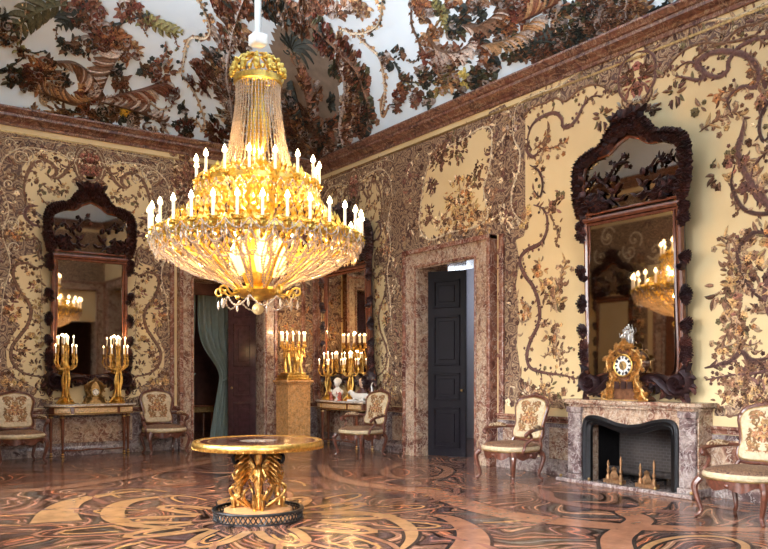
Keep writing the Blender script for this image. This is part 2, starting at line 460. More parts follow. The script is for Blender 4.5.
# ================================================================ the room
def floor_mat():
    m, nt, b = newmat('inlaid_marble_floor'); co = coords(nt)
    def warp(src, sc, amp, seed):
        ad = nt.nodes.new('ShaderNodeVectorMath'); ad.operation = 'ADD'; ad.inputs[1].default_value = (seed, seed*.7, 0); nt.links.new(src, ad.inputs[0])
        n = noise(nt, ad.outputs[0], sc, 1, .5)
        s = nt.nodes.new('ShaderNodeVectorMath'); s.operation = 'SUBTRACT'; s.inputs[1].default_value = (.5, .5, .5); nt.links.new(n.outputs['Color'], s.inputs[0])
        k = nt.nodes.new('ShaderNodeVectorMath'); k.operation = 'MULTIPLY_ADD'; k.inputs[1].default_value = (amp, amp, 0); nt.links.new(s.outputs[0], k.inputs[0]); nt.links.new(src, k.inputs[2])
        return k.outputs[0]
    w1 = warp(co, .55, 2.6, 3.0); w2 = warp(w1, 1.6, .55, 9.0)
    vo = N(nt, 'ShaderNodeTexVoronoi', feature='SMOOTH_F1'); vo.voronoi_dimensions = '2D'
    vo.inputs['Scale'].default_value = .75; vo.inputs['Smoothness'].default_value = .3
    nt.links.new(w2, vo.inputs['Vector'])
    mu = nt.nodes.new('ShaderNodeMath'); mu.operation = 'MULTIPLY'; mu.inputs[1].default_value = 13; nt.links.new(vo.outputs['Distance'], mu.inputs[0])
    fr = nt.nodes.new('ShaderNodeMath'); fr.operation = 'FRACT'; nt.links.new(mu.outputs[0], fr.inputs[0])
    fl = nt.nodes.new('ShaderNodeMath'); fl.operation = 'FLOOR'; nt.links.new(mu.outputs[0], fl.inputs[0])
    wn = N(nt, 'ShaderNodeTexWhiteNoise'); wn.noise_dimensions = '4D'
    nt.links.new(vo.outputs['Position'], wn.inputs['Vector']); nt.links.new(fl.outputs[0], wn.inputs['W'])
    pal = ramp(nt, wn.outputs['Value'], [(0, (.23, .09, .055)), (.16, (.085, .05, .05)), (.30, (.34, .17, .10)), (.46, (.16, .075, .055)),
              (.58, (.33, .18, .11)), (.7, (.22, .10, .07)), (.82, (.11, .085, .07)), (.92, (.33, .12, .06))], 'CONSTANT')
    edge = ramp(nt, fr.outputs[0], [(0, (.04,)*3), (.11, (.08,)*3), (.14, (.85,)*3), (.42, (.85,)*3), (.45, (1.7,)*3), (.56, (1.7,)*3), (.60, (.8,)*3), (.88, (.8,)*3), (.91, (.08,)*3)], 'LINEAR')
    c = mixc(nt, 1.0, pal, edge, 'MULTIPLY')
    v = noise(nt, co, 9, 5, .7, 1.0)
    c = mixc(nt, 1.0, c, ramp(nt, v.outputs[0], [(.3, (.72,)*3), (.7, (1.25,)*3)]), 'MULTIPLY')
    nt.links.new(c, b.inputs['Base Color']); b.inputs['Specular IOR Level'].default_value = .28
    rr = noise(nt, co, 2.5, 3, .6)
    r2 = nt.nodes.new('ShaderNodeMapRange'); r2.inputs['To Min'].default_value = .10; r2.inputs['To Max'].default_value = .24
    nt.links.new(rr.outputs[0], r2.inputs[0]); nt.links.new(r2.outputs[0], b.inputs['Roughness'])
    return m
M['floor'] = floor_mat()
M['inlay'] = tinted('polished_inlay_marble', .14, 5, .22, .28, bmp=0)

def struct(o): o['kind'] = 'structure'; return o
fl = MB().box(RX-3, 4.5, RY-3, 5.5, -.3, 0).build('floor', M['floor'], smooth=False); struct(fl)

def wall(name, axis, lo, hi, a0, a1, z1, holes, mat):
    """boxes between a0..a1 along the wall with rectangular holes (b0,b1,z0,z1)"""
    mb = MB()
    def bx(p, q, z0, zz):
        if q-p < 1e-4 or zz-z0 < 1e-4: return
        if axis == 'x': mb.box(lo, hi, p, q, z0, zz)
        else: mb.box(p, q, lo, hi, z0, zz)
    cur = a0
    for (p, q, z0, zz) in sorted(holes):
        bx(cur, p, 0, z1); bx(p, q, 0, z0); bx(p, q, zz, z1); cur = q
    bx(cur, a1, 0, z1)
    return struct(mb.build(name, mat, smooth=False))
DR = (-5.12, -3.62, 0, 3.27)        # door opening of the right wall (Y)
DL = (-2.82, -1.32, 0, 3.27)        # door opening of the left wall (X)
FP = (8.62-.02, 7.28)
FPC = -8.16
FH = (FPC-.72, FPC+.72, 0, .94)
WT = .55
wr = wall('wall_right', 'x', 0, WT, RY, WT, H1, [DR, FH, (-15.3, -13.3, 0, 4.4)], M['silk'])
wl = wall('wall_left', 'y', 0, WT, RX, 0, H1, [DL], M['silk'])
ww = wall('wall_west', 'x', RX-WT, RX, RY, WT, H1, [(y-WINW/2, y+WINW/2, WINZ0, WINZ1) for y in WINY], M['silk'])
wb = wall('wall_south', 'y', RY-WT, RY, RX-WT, WT, H1, [(-8.35, -6.65, WINZ0, WINZ1), (-1.75, -.35, 0, 3.27), (-5.7,-4.2,0,3.27)], M['silk'])

# cove and ceiling in one shell
def cove_mesh():
    mb = MB(); n = 14
    prof = [(aof(PI/2*i/n), zof(PI/2*i/n)) for i in range(n+1)]
    vs = []
    for d, z in prof: vs += [(-d, -d, z), (-d, RY+d, z), (RX+d, RY+d, z), (RX+d, -d, z)]
    fs = [(4*i+k, 4*i+(k+1) % 4, 4*i+4+(k+1) % 4, 4*i+4+k) for i in range(n) for k in range(4)]
    fs.append(tuple(4*n+k for k in range(4)))
    mb.add(vs, fs); o = mb.build('ceiling', M['plaster'])
    return struct(o)
ceil = cove_mesh()
struct(MB().box(RX-WT, WT, RY-WT, WT, HC+.02, HC+.2).build('trim_roof', M['plaster'], smooth=False))

# cornice
CP = [(0.00, H0-.06), (.035, H0-.06), (.045, H0), (.07, H0+.01), (.10, H0+.05), (.17, H0+.09), (.19, H0+.10), (.19, H0+.16), (.22, H0+.165), (.25, H0+.20), (.29, H0+.235), (.29, H0+.27), (.0, H0+.27)]
CP = [(d*.82, H0+(z-H0)*.82) for d, z in CP]
def run_mould(name, prof, mat, segs):
    """prof (depth into room, z); segs list of (axis, sign, a0, a1)"""
    mb = MB(); n = len(prof)
    for (ax, a0, a1, m0, m1) in segs:     # m0/m1: mitre factors
        vs = []
        for a, mt in ((a0, m0), (a1, m1)):
            for d, z in prof:
                aa = a+mt*d
                vs.append({'R': (-d, aa, z), 'L': (aa, -d, z), 'W': (RX+d, aa, z), 'S': (aa, RY+d, z)}[ax])
        mb.add(vs, [(k, (k+1) % n, n+(k+1) % n, n+k) for k in range(n)]+[tuple(range(n)), tuple(range(n, 2*n))])
    return struct(mb.build(name, mat, smooth=False))
M['cornice'] = marble('striped_red_jasper', [(.045, .018, .018), (.11, .038, .034), (.22, .10, .065), (.06, .022, .022), (.15, .055, .042)], 3.0, .35, (.40, .28, .20), .03)
run_mould('trim_cornice', CP, M['cornice'], [('R', RY, 0, 1, -1), ('L', RX, 0, 1, -1), ('W', RY, 0, 1, -1), ('S', RX, 0, 1, -1)])

# dado: violet marble with a moulded cap, plinth at the floor
DH = .83
cap = [(0, DH-.09), (.03, DH-.09), (.035, DH-.05), (.06, DH-.03), (.065, DH), (.0, DH)]
pan = [(0, .15), (.018, .15), (.018, DH-.10), (0, DH-.10)]
skirt = [(0, 0), (.045, 0), (.045, .12), (.025, .16), (0, .16)]
OR_ = [(RY, -15.62), (-12.98, FPC-.78), (FPC+.78, DR[0]-.40), (DR[1]+.40, 0)]
OL_ = [(RX, DL[0]-.28), (DL[1]+.28, 0)]
def segs(ax, L): return [(ax, a, b, 1 if i == 0 else 0, -1 if i == len(L)-1 else 0) for i, (a, b) in enumerate(L)]
OW = []; cur = RY
for y in WINY[::-1]: OW.append((cur, y-WINW/2-.15)); cur = y+WINW/2+.15
OW.append((cur, -3.72)); OW.append((-2.18, 0))
for nm, pr, mt in (('trim_dado_cap', cap, M['red_marble']), ('trim_dado', pan, M['dado_marble']), ('baseboard_marble', skirt, M['dado_marble'])):
    run_mould(nm, pr, mt, segs('R', OR_)+segs('L', OL_)+segs('W', OW)+[('S', -6.5, -5.9, 0, 0), ('S', -4.0, -1.8, 0, 0), ('S', RX, -8.5, 1, 0)])
# raised field panels of the dado
mb = MB()
def field(ax, a, b):
    if ax == 'R': mb.box(-.032, 0, a, b, .22, DH-.16)
    else: mb.box(a, b, -.032, 0, .22, DH-.16)
for a, b in ((-3.15, -2.75), (-2.55, -.30), (-6.45, -5.65), (-7.2, -6.6), (-11.0, -9.1), (-13.4, -11.3)): field('R', a, b)
for a, b in ((-3.7, -3.2), (-5.35, -3.95), (-6.4, -5.6), (-8.2, -6.7), (-.95, -.2)): field('L', a, b)
struct(mb.build('trim_dado_panels', M['pink_marble'], smooth=False, bevel=.008))

# door cases of breccia
def doorcase(name, ax, d, jw, top, dep=.14, out=1):
    a0, a1, _, z1 = d; mb = MB(); mb2 = MB()
    def bx(m, p, q, z0, zz, d0, d1):
        if ax == 'R': m.box(-d1, -d0, p, q, z0, zz)
        elif ax == 'L': m.box(p, q, -d1, -d0, z0, zz)
        elif ax == 'S': m.box(p, q, RY+d0, RY+d1, z0, zz)
        elif ax == 'W': m.box(RX+d0, RX+d1, p, q, z0, zz)
    rv = -WT-.02
    for s, e in ((a0-jw, a0), (a1, a1+jw)): bx(mb, s, e, 0, top, 0, dep)
    bx(mb, a0-jw+.001, a1+jw-.001, z1, top-.001, 0, dep-.001)
    # reveals
    bx(mb, a0-.05, a0+.012, 0, z1, rv, dep-.01); bx(mb, a1-.012, a1+.05, 0, z1, rv, dep-.01); bx(mb, a0, a1, z1-.012, z1+.05, rv, dep-.01)
    # inner and outer fillets
    for (s, e) in ((a0-jw-.02, a0-jw+.05), (a1+jw-.05, a1+jw+.02)): bx(mb2, s, e, .0, top+.02, 0, dep+.035)
    bx(mb2, a0-jw-.02, a1+jw+.02, top-.05, top+.03, 0, dep+.036)
    for (s, e) in ((a0-.05, a0-.01), (a1+.01, a1+.05)): bx(mb2, s, e, .0, z1+.01, 0, dep+.022)
    bx(mb2, a0-.05, a1+.05, z1+.01, z1+.05, 0, dep+.022)
    o = struct(mb.build(name, M['pink_marble'], smooth=False)); mb2.build('moulding', M['red_marble'], o, smooth=False, bevel=.01)
    return o
doorcase('trim_1', 'R', DR, .36, 3.58)
doorcase('trim_2', 'L', DL, .26, 3.55)
doorcase('trim_3', 'S', (-1.75, -.35, 0, 4.4), .3, 4.7)
doorcase('trim_7', 'W', (-3.45, -2.45, 0, 3.27), .26, 3.58)
struct(MB().box(RX-.02, RX+.05, -3.44, -2.46, 0, 3.26).build('door_4', M['mahogany'], smooth=False))
doorcase('trim_6', 'R', (-15.3, -13.3, 0, 4.4), .3, 4.7)
doorcase('trim_4', 'S', (-5.7, -4.2, 0, 3.27), .3, 3.58)

# jasper strips framing the wall bays
mb = MB()
for y in (-.10, -5.62, ): mb.box(-.05, 0, y-.05, y+.05, DH, 5.1 if y == -.10 else 3.6)
mb.box(-.13, -.05, -.06, 0, DH, 4.9)
mb.box(-.40, -.32, -.05, 0, DH, 4.9); mb.box(-3.24, -3.16, -.05, 0, DH, 4.4)
struct(mb.build('trim_bay_strips', M['red_marble'], smooth=False, bevel=.01))

# rooms beyond the doors
def shellbox(name, x0, x1, y0, y1, z1, mat, openside):
    mb = MB(); t = .1
    if openside != 'w': mb.box(x0-t, x0, y0, y1, 0, z1)
    if openside != 'e': mb.box(x1, x1+t, y0, y1, 0, z1)
    if openside != 's': mb.box(x0, x1, y0-t, y0, 0, z1)
    if openside != 'n': mb.box(x0, x1, y1, y1+t, 0, z1)
    mb.box(x0, x1, y0, y1, z1, z1+t)
    return struct(mb.build(name, mat, smooth=False))
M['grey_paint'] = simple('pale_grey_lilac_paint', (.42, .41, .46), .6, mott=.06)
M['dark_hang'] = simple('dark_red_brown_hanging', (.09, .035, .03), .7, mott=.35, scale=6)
shellbox('wall_side_room', WT, 3.2, -7.2, -1.2, 4.2, M['grey_paint'], 'w')
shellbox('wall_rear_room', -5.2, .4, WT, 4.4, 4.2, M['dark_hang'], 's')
struct(MB().box(WT-.1, WT, -15.4, -13.2, 0, 4.5).build('door_3', M['black_lacquer'], smooth=False))
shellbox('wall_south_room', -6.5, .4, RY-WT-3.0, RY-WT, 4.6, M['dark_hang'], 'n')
lamp('side_room_daylight', (1.9, -2.2, 3.2), 60, (.80, .88, 1), .5)
lamp('rear_room_light', (-3.6, 2.6, 2.9), 16, (1, .85, .7), .4)

# windows of the two walls behind the camera (seen in the mirrors)
M['white_frame'] = simple('white_window_frame', (.7, .68, .62), .4)
m, nt, b = newmat('window_glass'); b.inputs['Transmission Weight'].default_value = 1; b.inputs['Roughness'].default_value = .02; b.inputs['IOR'].default_value = 1.05
M['pane'] = m
def window(name, ax, c):
    mb = MB(); W = WINW/2
    def bx(m, p, q, z0, zz, d0, d1):
        if ax == 'W': m.box(RX-d1, RX-d0, c+p, c+q, z0, zz)
        else: m.box(c+p, c+q, RY-d1, RY-d0, z0, zz)
    for p in (-W, -.04, W-.08): bx(mb, p, p+.08, WINZ0, WINZ1, .25, .31)
    k = 6
    for i in range(k+1):
        z = WINZ0+(WINZ1-WINZ0-.05)*i/k; bx(mb, -W, W, z, z+.05, .26, .30)
    o = struct(mb.build(name, M['white_frame'], smooth=False))
    g = MB(); bx(g, -W, W, WINZ0, WINZ1, .275, .282); g.build('pane', M['pane'], o, smooth=False)
for i, y in enumerate(WINY): window('window_%d' % (i+1), 'W', y)
window('window_4', 'S', -7.5)

# ---------------------------------------------------------------- marble inlay of the floor
def S_floor(u, v, h): return (u, v, h)
def F(px, py): p = on_z(px, py); return (p.x, p.y)
fd = Deco(S_floor, .0008, 0.02)
PINK = (.33, .15, .085); TAN = (.42, .225, .10); ROSE = (.26, .11, .075); BLK = (.03, .022, .02); OCH = (.50, .27, .10); MAUVE = (.16, .08, .07)
def band(px, w, col, taper=False, rim=True):
    P = [F(*p) for p in px]
    if rim: fd.b = .0006; fd.ribbon(P, (lambda t: w(t)+.07) if callable(w) else w+.07, BLK, BLK, .001, taper)
    fd.b = .0014; fd.ribbon(P, w, col, col, .001, taper)
band([(56, 522), (58, 512), (72, 502), (98, 496), (128, 492), (156, 490)], lambda t: .06+.42*(1-t)**1.2, TAN)
band([(185, 528), (140, 526), (117, 520), (113, 511), (124, 503), (150, 498), (186, 495)], lambda t: .04+.20*math.sin(PI*t), TAN)
band([(0, 491), (48, 489), (92, 483), (140, 475), (184, 466), (230, 458)], .30, PINK)
band([(0, 470), (60, 470), (110, 466), (150, 458)], .22, ROSE)
band([(322, 465), (332, 476), (362, 484), (402, 489), (432, 492), (452, 499), (482, 509), (522, 517), (566, 522), (610, 526), (660, 528), (720, 529), (790, 530)], lambda t: .18+.2*math.sin(PI*t), PINK)
band([(384, 471), (398, 465), (425, 464), (448, 469), (440, 477), (412, 479), (390, 476), (384, 471)], .16, PINK)
band([(250, 520), (300, 513), (350, 512), (388, 517), (408, 527), (411, 539), (398, 552)], lambda t: .03+.13*math.sin(PI*t), TAN)
band([(418, 514), (446, 517), (466, 527), (473, 540), (462, 560)], lambda t: .10+.26*t, PINK)
band([(528, 488), (544, 492), (548, 498), (572, 504), (612, 509), (655, 511), (700, 514)], .2, ROSE)
band([(660, 500), (650, 508), (628, 512), (640, 520), (626, 530), (616, 540), (622, 560)], .26, PINK)
band([(640, 560), (650, 545), (680, 537), (720, 537), (745, 545), (740, 560)], .07, TAN)
band([(460, 496), (500, 494), (530, 488)], .16, ROSE)
band([(560, 475), (575, 483), (620, 490), (680, 500), (750, 512)], .16, PINK)
# the star of lobes round the table
tc = (-4.99, -7.31)
for ring, (r0, r1, nl, ph, wd0, c) in enumerate(((.65, 1.35, 10, .1, .16, TAN), (1.1, 2.05, 10, .41, .10, PINK), (2.0, 3.0, 8, .2, .14, ROSE))):
    for k in range(nl):
        wd = wd0*.6
        a = ph+2*PI*k/nl; da = PI/nl*.8
        P = []
        for t in range(9):
            q = t/8; aa = a-da*math.sin(PI*q*1.0)*(1 if ring != 1 else .8)*(1-2*0)
            P.append((tc[0]+(r0+(r1-r0)*math.sin(PI*q))*math.cos(a+da*(2*q-1)), tc[1]+(r0+(r1-r0)*math.sin(PI*q))*math.sin(a+da*(2*q-1))))
        fd.b = .0006; fd.ribbon(P, wd+.05, BLK, BLK, .001, False, raw=True)
        fd.b = .0014; fd.ribbon(P, wd, c, c, .001, False, raw=True)
        for q, cc in ((.75, MAUVE), (.5, OCH), (.3, BLK)):
            Q = [(tc[0]+(x-tc[0])*(1-.0)*1, y) for x, y in P]
            cxm = sum(x for x, y in Q)/9; cym = sum(y for x, y in Q)/9
            Q = [(cxm+(x-cxm)*q, cym+(y-cym)*q) for x, y in Q]
            fd.b = .0010; fd.ribbon(Q, .035, cc, cc, .001, False, raw=True)
fd.build('marble_inlay', M['inlay'], fl)
# ================================================================ embroidered walls
DK = (.075, .038, .032); MV = (.14, .07, .06); BR = (.20, .11, .07); TN = (.36, .25, .16); CRM = (.64, .54, .38); OCR = (.42, .27, .13)
GRN = (.15, .12, .065); ORG = (.38, .18, .08); RSE = (.28, .13, .10); GLD = (.44, .33, .15)
LV = [DK, MV, BR, GRN, BR, TN]; FLW = [OCR, ORG, TN, RSE, GLD]
def strip(dc, a, b, z0, z1, col=None):
    pass
def patch(S, polys, mat, name, parent, h=.0015, mirror=None, rim=None):
    d = Deco(S, h, 1.0); d.mir = mirror
    for p in polys: d.poly(p, (1, 1, 1))
    o = d.build(name, mat, parent, smooth=False); return o
def band_strip(S, P, w0, w1):
    return None

# ---- left wall: bay around the big mirror, axis uc; traced on its left half and mirrored
UCL = 4.70
TL = lambda L: [uL(*p) for p in L]
brocL = [[(3.16, .84), (6.22, .84), (6.22, 5.52), (3.16, 5.52)], [(6.35, 3.7), (9.19, 3.7), (9.19, 5.52), (6.35, 5.52)], [(.02, 3.6), (3.12, 3.6), (3.12, 5.50), (.02, 5.50)],
         [(.02, .84), (1.0, .84), (1.0, 3.55), (.02, 3.55)]]
patch(S_left, brocL, M['brocade'], 'embroidery_ground', wl)
creamL = [TL([(22, 168), (30, 156), (42, 150), (58, 151), (72, 160), (84, 172), (94, 178), (94, 200), (62, 205), (50, 222), (40, 214), (28, 204), (23, 188)]),
          TL([(13, 225), (22, 212), (33, 212), (42, 220), (52, 222), (52, 262), (42, 262), (42, 243), (34, 236), (26, 240), (15, 236)]),
          TL([(13, 268), (22, 256), (36, 254), (52, 262), (52, 396), (36, 388), (16, 378), (7, 366), (6, 350), (12, 336), (20, 325), (8, 315), (8, 300), (17, 290), (12, 280)]),
          TL([(52, 380), (75, 380), (94, 384), (94, 403), (60, 403), (30, 396)])]
patch(S_left, creamL, M['silk'], 'silk_field', wl, .003, UCL)
def bay(S, uc, TR, k=1.0):
    """ornament of one mirror bay, given in left wall coordinates about UCL, scaled about its axis"""
    SS = lambda u, v, h: S(uc+(u-UCL)*k, v, h)
    d = Deco(SS, .004); d.mir = UCL
    v = d.vine
    e = CRM
    v(TL([(26, 206), (24, 188), (28, 172), (36, 162), (47, 161), (55, 167), (56, 174), (50, 177), (47, 172)]), .085, BR, TN, LV, .10, .11, .045)
    v(TL([(50, 178), (58, 178), (66, 172), (72, 163), (82, 166), (90, 172)]), .08, BR, TN, LV, .10, .10, .04)
    v(TL([(37, 196), (42, 185), (50, 190), (60, 193)]), .02, BR, BR, [OCR, TN, BR, GRN], .05, .10, .05)
    v(TL([(40, 196), (46, 203), (56, 205)]), .02, BR, BR, [ORG, TN, BR], .05, .08, .04)
    v(TL([(72, 180), (78, 178), (84, 184)]), .02, BR, BR, LV, .05, .09, .05)
    v(TL([(38, 206), (28, 207), (25, 216), (32, 224), (40, 226)]), .09, MV, CRM, LV, .08, .10, .05)
    v(TL([(48, 262), (38, 268), (26, 263), (16, 265), (13, 275), (19, 290), (28, 302), (31, 313), (27, 326), (18, 338), (11, 350), (13, 363), (22, 372), (35, 376), (48, 376)]), .075, BR, DK, LV, .085, .085, .035)
    v(TL([(14, 240), (22, 235), (30, 240), (36, 238), (40, 246), (38, 256), (46, 262)]), .06, BR, CRM, LV, .07, .09, .04)
    for (px, py, r, n, pal) in ((12, 313, .13, 20, FLW), (20, 298, .10, 10, FLW), (36, 286, .10, 9, FLW), (40, 318, .09, 8, [OCR, GLD, TN]), (36, 305, .07, 6, FLW),
                                (20, 234, .14, 18, FLW), (5, 234, .12, 10, FLW), (34, 335, .08, 6, [OCR, GLD]), (40, 345, .04, 4, FLW)):
        u, z = uL(px, py); d.cluster(u, z, r, pal, n, .11, .015, .5)
    v(TL([(28, 352), (34, 353), (40, 349)]), .015, TN, BR, LV, .05, .05, .03)
    v(TL([(40, 270), (42, 290), (40, 315), (42, 345)]), .015, TN, BR, [OCR, TN, BR], .08, .09, .04)
    for (px, py, r, n) in ((64, 190, .10, 10), (78, 182, .08, 8), (30, 212, .08, 8), (24, 226, .07, 6), (45, 232, .06, 6), (22, 262, .08, 10), (30, 270, .08, 9), (24, 350, .09, 10), (18, 362, .08, 10), (36, 366, .10, 12), (30, 338, .07, 8), (44, 300, .05, 6), (46, 356, .05, 6), (56, 158, .08, 8), (42, 156, .07, 8), (70, 168, .08, 8), (33, 180, .07, 7), (60, 384, .09, 10), (40, 388, .1, 12)):
        u, z = uL(px, py); d.cluster(u, z, r, [BR, TN, DK, OCR], n, .10, .012, .25)
    # medallion on the axis, over the mirror
    u, z = uL(95.5, 166); d.cluster(UCL, z, .20, [RSE, MV, (.30, .12, .10)], 26, .12, .02, .5)
    for q in (.26, .33):
        d.ribbon([(UCL+q*math.cos(a/6*PI)*.8, z+q*1.1*math.sin(a/6*PI)) for a in range(-3, 4)], .05, BR, CRM, .01, False)
    # top scalloped borders
    v([(6.18, 4.7), (6.1, 5.05), (5.8, 5.28), (5.35, 5.30), (5.0, 5.22), (UCL, 5.30)], .035, CRM, TN, [TN, CRM, BR], .09, .07, .03)
    v([(6.2, 5.35), (5.9, 5.44), (5.3, 5.46), (UCL, 5.46)], .022, CRM, TN, [TN, CRM], .2, .05, .02)
    v([(6.15, 4.6), (6.02, 4.2), (6.12, 3.8), (6.0, 3.3), (6.1, 2.8), (6.15, 2.2)], .03, CRM, TN, [TN, CRM, BR], .09, .09, .03)
    for i in range(12):
        uu = random.choice((random.uniform(5.9, 6.2), random.uniform(4.8, 6.1))); zz = random.uniform(3.4, 5.4) if uu > 5.9 else random.uniform(5.0, 5.45)
        d.spiral(uu, zz, random.uniform(.08, .16), random.uniform(0, 6), 1.2, .03, random.choice((CRM, TN)), BR, random.choice((-1, 1)))
    d.fill([(5.85, .9), (6.2, .9), (6.2, 5.5), (5.85, 5.5)], 62, [DK, BR, TN, MV, CRM, TN], .11)
    d.fill([(UCL, 5.0), (5.95, 5.0), (5.95, 5.5), (UCL, 5.5)], 80, [DK, BR, TN, MV, CRM, TN], .11)
    d.fill([(UCL, .84), (6.2, .84), (6.2, 1.12), (UCL, 1.05)], 70, [DK, BR, TN, MV, CRM, OCR], .12)
    d.fill([(5.45, 1.1), (6.0, 1.1), (6.0, 1.45), (5.6, 1.3)], 60, [DK, BR, TN, MV, CRM, OCR], .12)
    d.cluster(6.0, 1.22, .24, [TN, OCR, BR, GLD], 34, .13, .015, .4)
    return d
bay(S_left, UCL, None).build('embroidery', M['thread'], wl)
# the rest of the left wall
d = Deco(S_left, .004)
for (px, py) in ((183, 165), (193, 178), (186, 190)):
    u, z = uL(px, py); d.cluster(u, z, .3, [RSE, MV, BR, TN], 40, .14, .02, .45)
d.fill([(1.1, 3.65), (3.1, 3.65), (3.1, 5.45), (1.1, 5.45)], 55, [DK, BR, TN, MV, CRM, TN], .14)
d.fill([(.05, .9), (1.0, .9), (1.0, 5.4), (.05, 5.4)], 60, [DK, BR, TN, MV, CRM, ORG], .13)
for z in (1.6, 2.3, 3.0): d.cluster(.7, z, .16, FLW, 14, .12, .02, .5)
d.fill([(6.4, 3.7), (9.1, 3.7), (9.1, 5.4), (6.4, 5.4)], 40, [DK, BR, TN, MV, CRM, TN], .15)
d.vine([(3.1, 4.6), (2.8, 5.1), (2.2, 5.3), (1.6, 5.2), (1.0, 5.32), (.4, 5.1)], .05, CRM, TN, LV, .1, .1, .04)
d.build('embroidery', M['thread'], wl)

# ---- right wall: corner bay
patch(S_right, [[(.02, .84), (2.78, .84), (2.78, 5.5), (.02, 5.5)], [(2.78, 3.6), (6.1, 3.6), (6.1, 5.5), (2.78, 5.5)], [(2.78, .84), (3.25, .84), (3.25, 3.6), (2.78, 3.6)]], M['brocade'], 'embroidery_ground', wr)
UCR = 1.42; KR = .88
def SR1(u, v, h): return S_right(UCR+(u-UCL)*KR, v, h)
patch(SR1, creamL, M['silk'], 'silk_field', wr, .003, UCL)
bay(S_right, UCR, None, KR).build('embroidery', M['thread'], wr)
TRR = lambda L: [uR(*p) for p in L]
# over the door
patch(S_right, [TRR([(424, 184), (428, 168), (440, 152), (462, 140), (482, 128), (492, 132), (490, 165), (484, 190), (488, 215), (478, 226), (452, 232), (430, 240), (420, 228), (421, 205)])], M['silk'], 'silk_field', wr, .003)
d = Deco(S_right, .004)
P = TRR([(424, 184), (428, 168), (440, 152), (462, 140), (482, 128), (492, 132), (490, 165), (484, 190), (488, 215), (478, 226), (452, 232), (430, 240), (420, 228), (421, 205), (424, 184)])
d.vine(P, .05, CRM, TN, [BR, TN, DK, CRM], .09, .12, .05)
for (px, py, r, n, pal, s) in ((460, 196, .34, 70, [OCR, ORG, TN, GLD, CRM], .15), (465, 210, .3, 40, [ORG, OCR, GLD], .15), (472, 232-8, .3, 30, [OCR, TN, BR], .14), (452, 226, .3, 30, [OCR, TN, BR], .14), (484, 222, .2, 20, [OCR, TN, BR], .14),
        (440, 158, .22, 30, [DK, BR, MV], .14), (455, 148, .3, 34, [DK, BR, MV, GRN], .14), (476, 180, .14, 16, [DK, BR, GRN], .13), (479, 165, .1, 10, [DK, BR], .1), (432, 186, .12, 12, [DK, MV], .15), (428, 215, .16, 18, [BR, TN, MV], .13), (440, 222, .14, 14, [BR, TN, CRM], .12)):
    u, z = uR(px, py); d.cluster(u, z, r, pal, n, s, .02, .4)
d.fill(TRR([(402, 160), (420, 150), (424, 184), (420, 228), (404, 245)]), 70, [DK, BR, TN, MV, CRM, RSE], .13)
d.fill(TRR([(420, 150), (492, 116), (492, 130), (440, 150), (424, 165)]), 70, [DK, BR, TN, MV, CRM], .13)
d.fill([(2.75, .9), (3.2, .9), (3.2, 3.6), (2.75, 3.6)], 80, [DK, BR, TN, MV, CRM, RSE], .12)
d.fill(TRR([(488, 125), (506, 110), (518, 118), (516, 160), (512, 200), (520, 235), (498, 235), (486, 215), (484, 190)]), 60, [DK, BR, TN, MV, CRM], .13)
d.build('embroidery', M['thread'], wr)

# ---- right wall: chimney bay, traced on its left half, mirrored about the axis
UCF = 8.08
pillar = TRR([(489, 112), (505, 104), (513, 118), (514, 138), (520, 152), (519, 170), (512, 192), (514, 212), (527, 225), (524, 236), (516, 240), (520, 262), (516, 285), (519, 312), (517, 345), (522, 380), (540, 392), (560, 398), (572, 402), (572, 409), (499, 404), (499, 235), (486, 215), (487, 170)])
arch = TRR([(515, 126), (515, 112), (522, 101), (540, 93), (560, 86), (572, 77), (590, 66), (608, 58), (626, 49), (630.4, 48)])+TRR([(630.4, 70), (622, 90), (612, 96), (602, 86), (590, 85), (578, 91), (566, 101), (556, 98), (545, 103), (532, 108), (524, 118)])
border = TRR([(489, 104), (505, 97), (540, 84), (575, 69), (610, 55), (630.4, 47)])+TRR([(630.4, 50), (610, 59), (575, 74), (540, 89), (505, 103), (489, 110)])
patch(S_right, [pillar, arch, border], M['brocade'], 'embroidery_ground', wr, .0025, UCF+.0001)
d = Deco(S_right, .005); d.mir = UCF; d.den = 1.1; d.siz = .75; v = d.vine
v(TRR([(515, 126), (515, 112), (522, 101), (540, 93), (560, 86), (572, 77), (590, 66), (608, 58), (630, 48)]), .04, CRM, TN, [BR, TN], .16, .05, .03)
v(TRR([(524, 118), (532, 108), (545, 103), (556, 98), (566, 101), (578, 91), (590, 85), (602, 86), (612, 95)]), .05, BR, TN, LV, .08, .08, .04)
v(TRR([(513, 118), (514, 138), (520, 152), (519, 170), (512, 192), (514, 212), (527, 225)]), .05, CRM, TN, LV, .1, .09, .04)
v(TRR([(532, 150), (528, 140), (532, 126), (542, 117), (555, 113), (562, 119), (563, 126), (569, 127), (577, 119), (583, 107), (592, 97), (603, 96)]), .075, MV, TN, LV, .09, .09, .04)
v(TRR([(530, 142), (527, 150), (533, 157), (539, 152)]), .08, MV, TN, LV, .08, .09, .04)
v(TRR([(534, 150), (545, 140), (549, 132)]), .03, BR, TN, [ORG, BR, TN], .05, .14, .05)
v(TRR([(538, 150), (552, 148), (566, 142)]), .03, BR, TN, [ORG, BR, TN], .05, .12, .05)
v(TRR([(530, 165), (540, 172), (543, 185), (540, 197), (534, 190)]), .07, DK, CRM, LV, .08, .10, .04)
v(TRR([(534, 205), (542, 208), (547, 216), (547, 230), (541, 243), (526, 251), (520, 261), (525, 275), (533, 286), (538, 299), (540, 314), (538, 326), (531, 340), (527, 356), (531, 368), (546, 373), (562, 375), (578, 379)]), .085, MV, DK, LV, .085, .09, .04)
v(TRR([(519, 300), (517, 312), (522, 322), (529, 318), (530, 308), (524, 302), (519, 303)]), .045, TN, CRM, LV, .1, .06, .03)
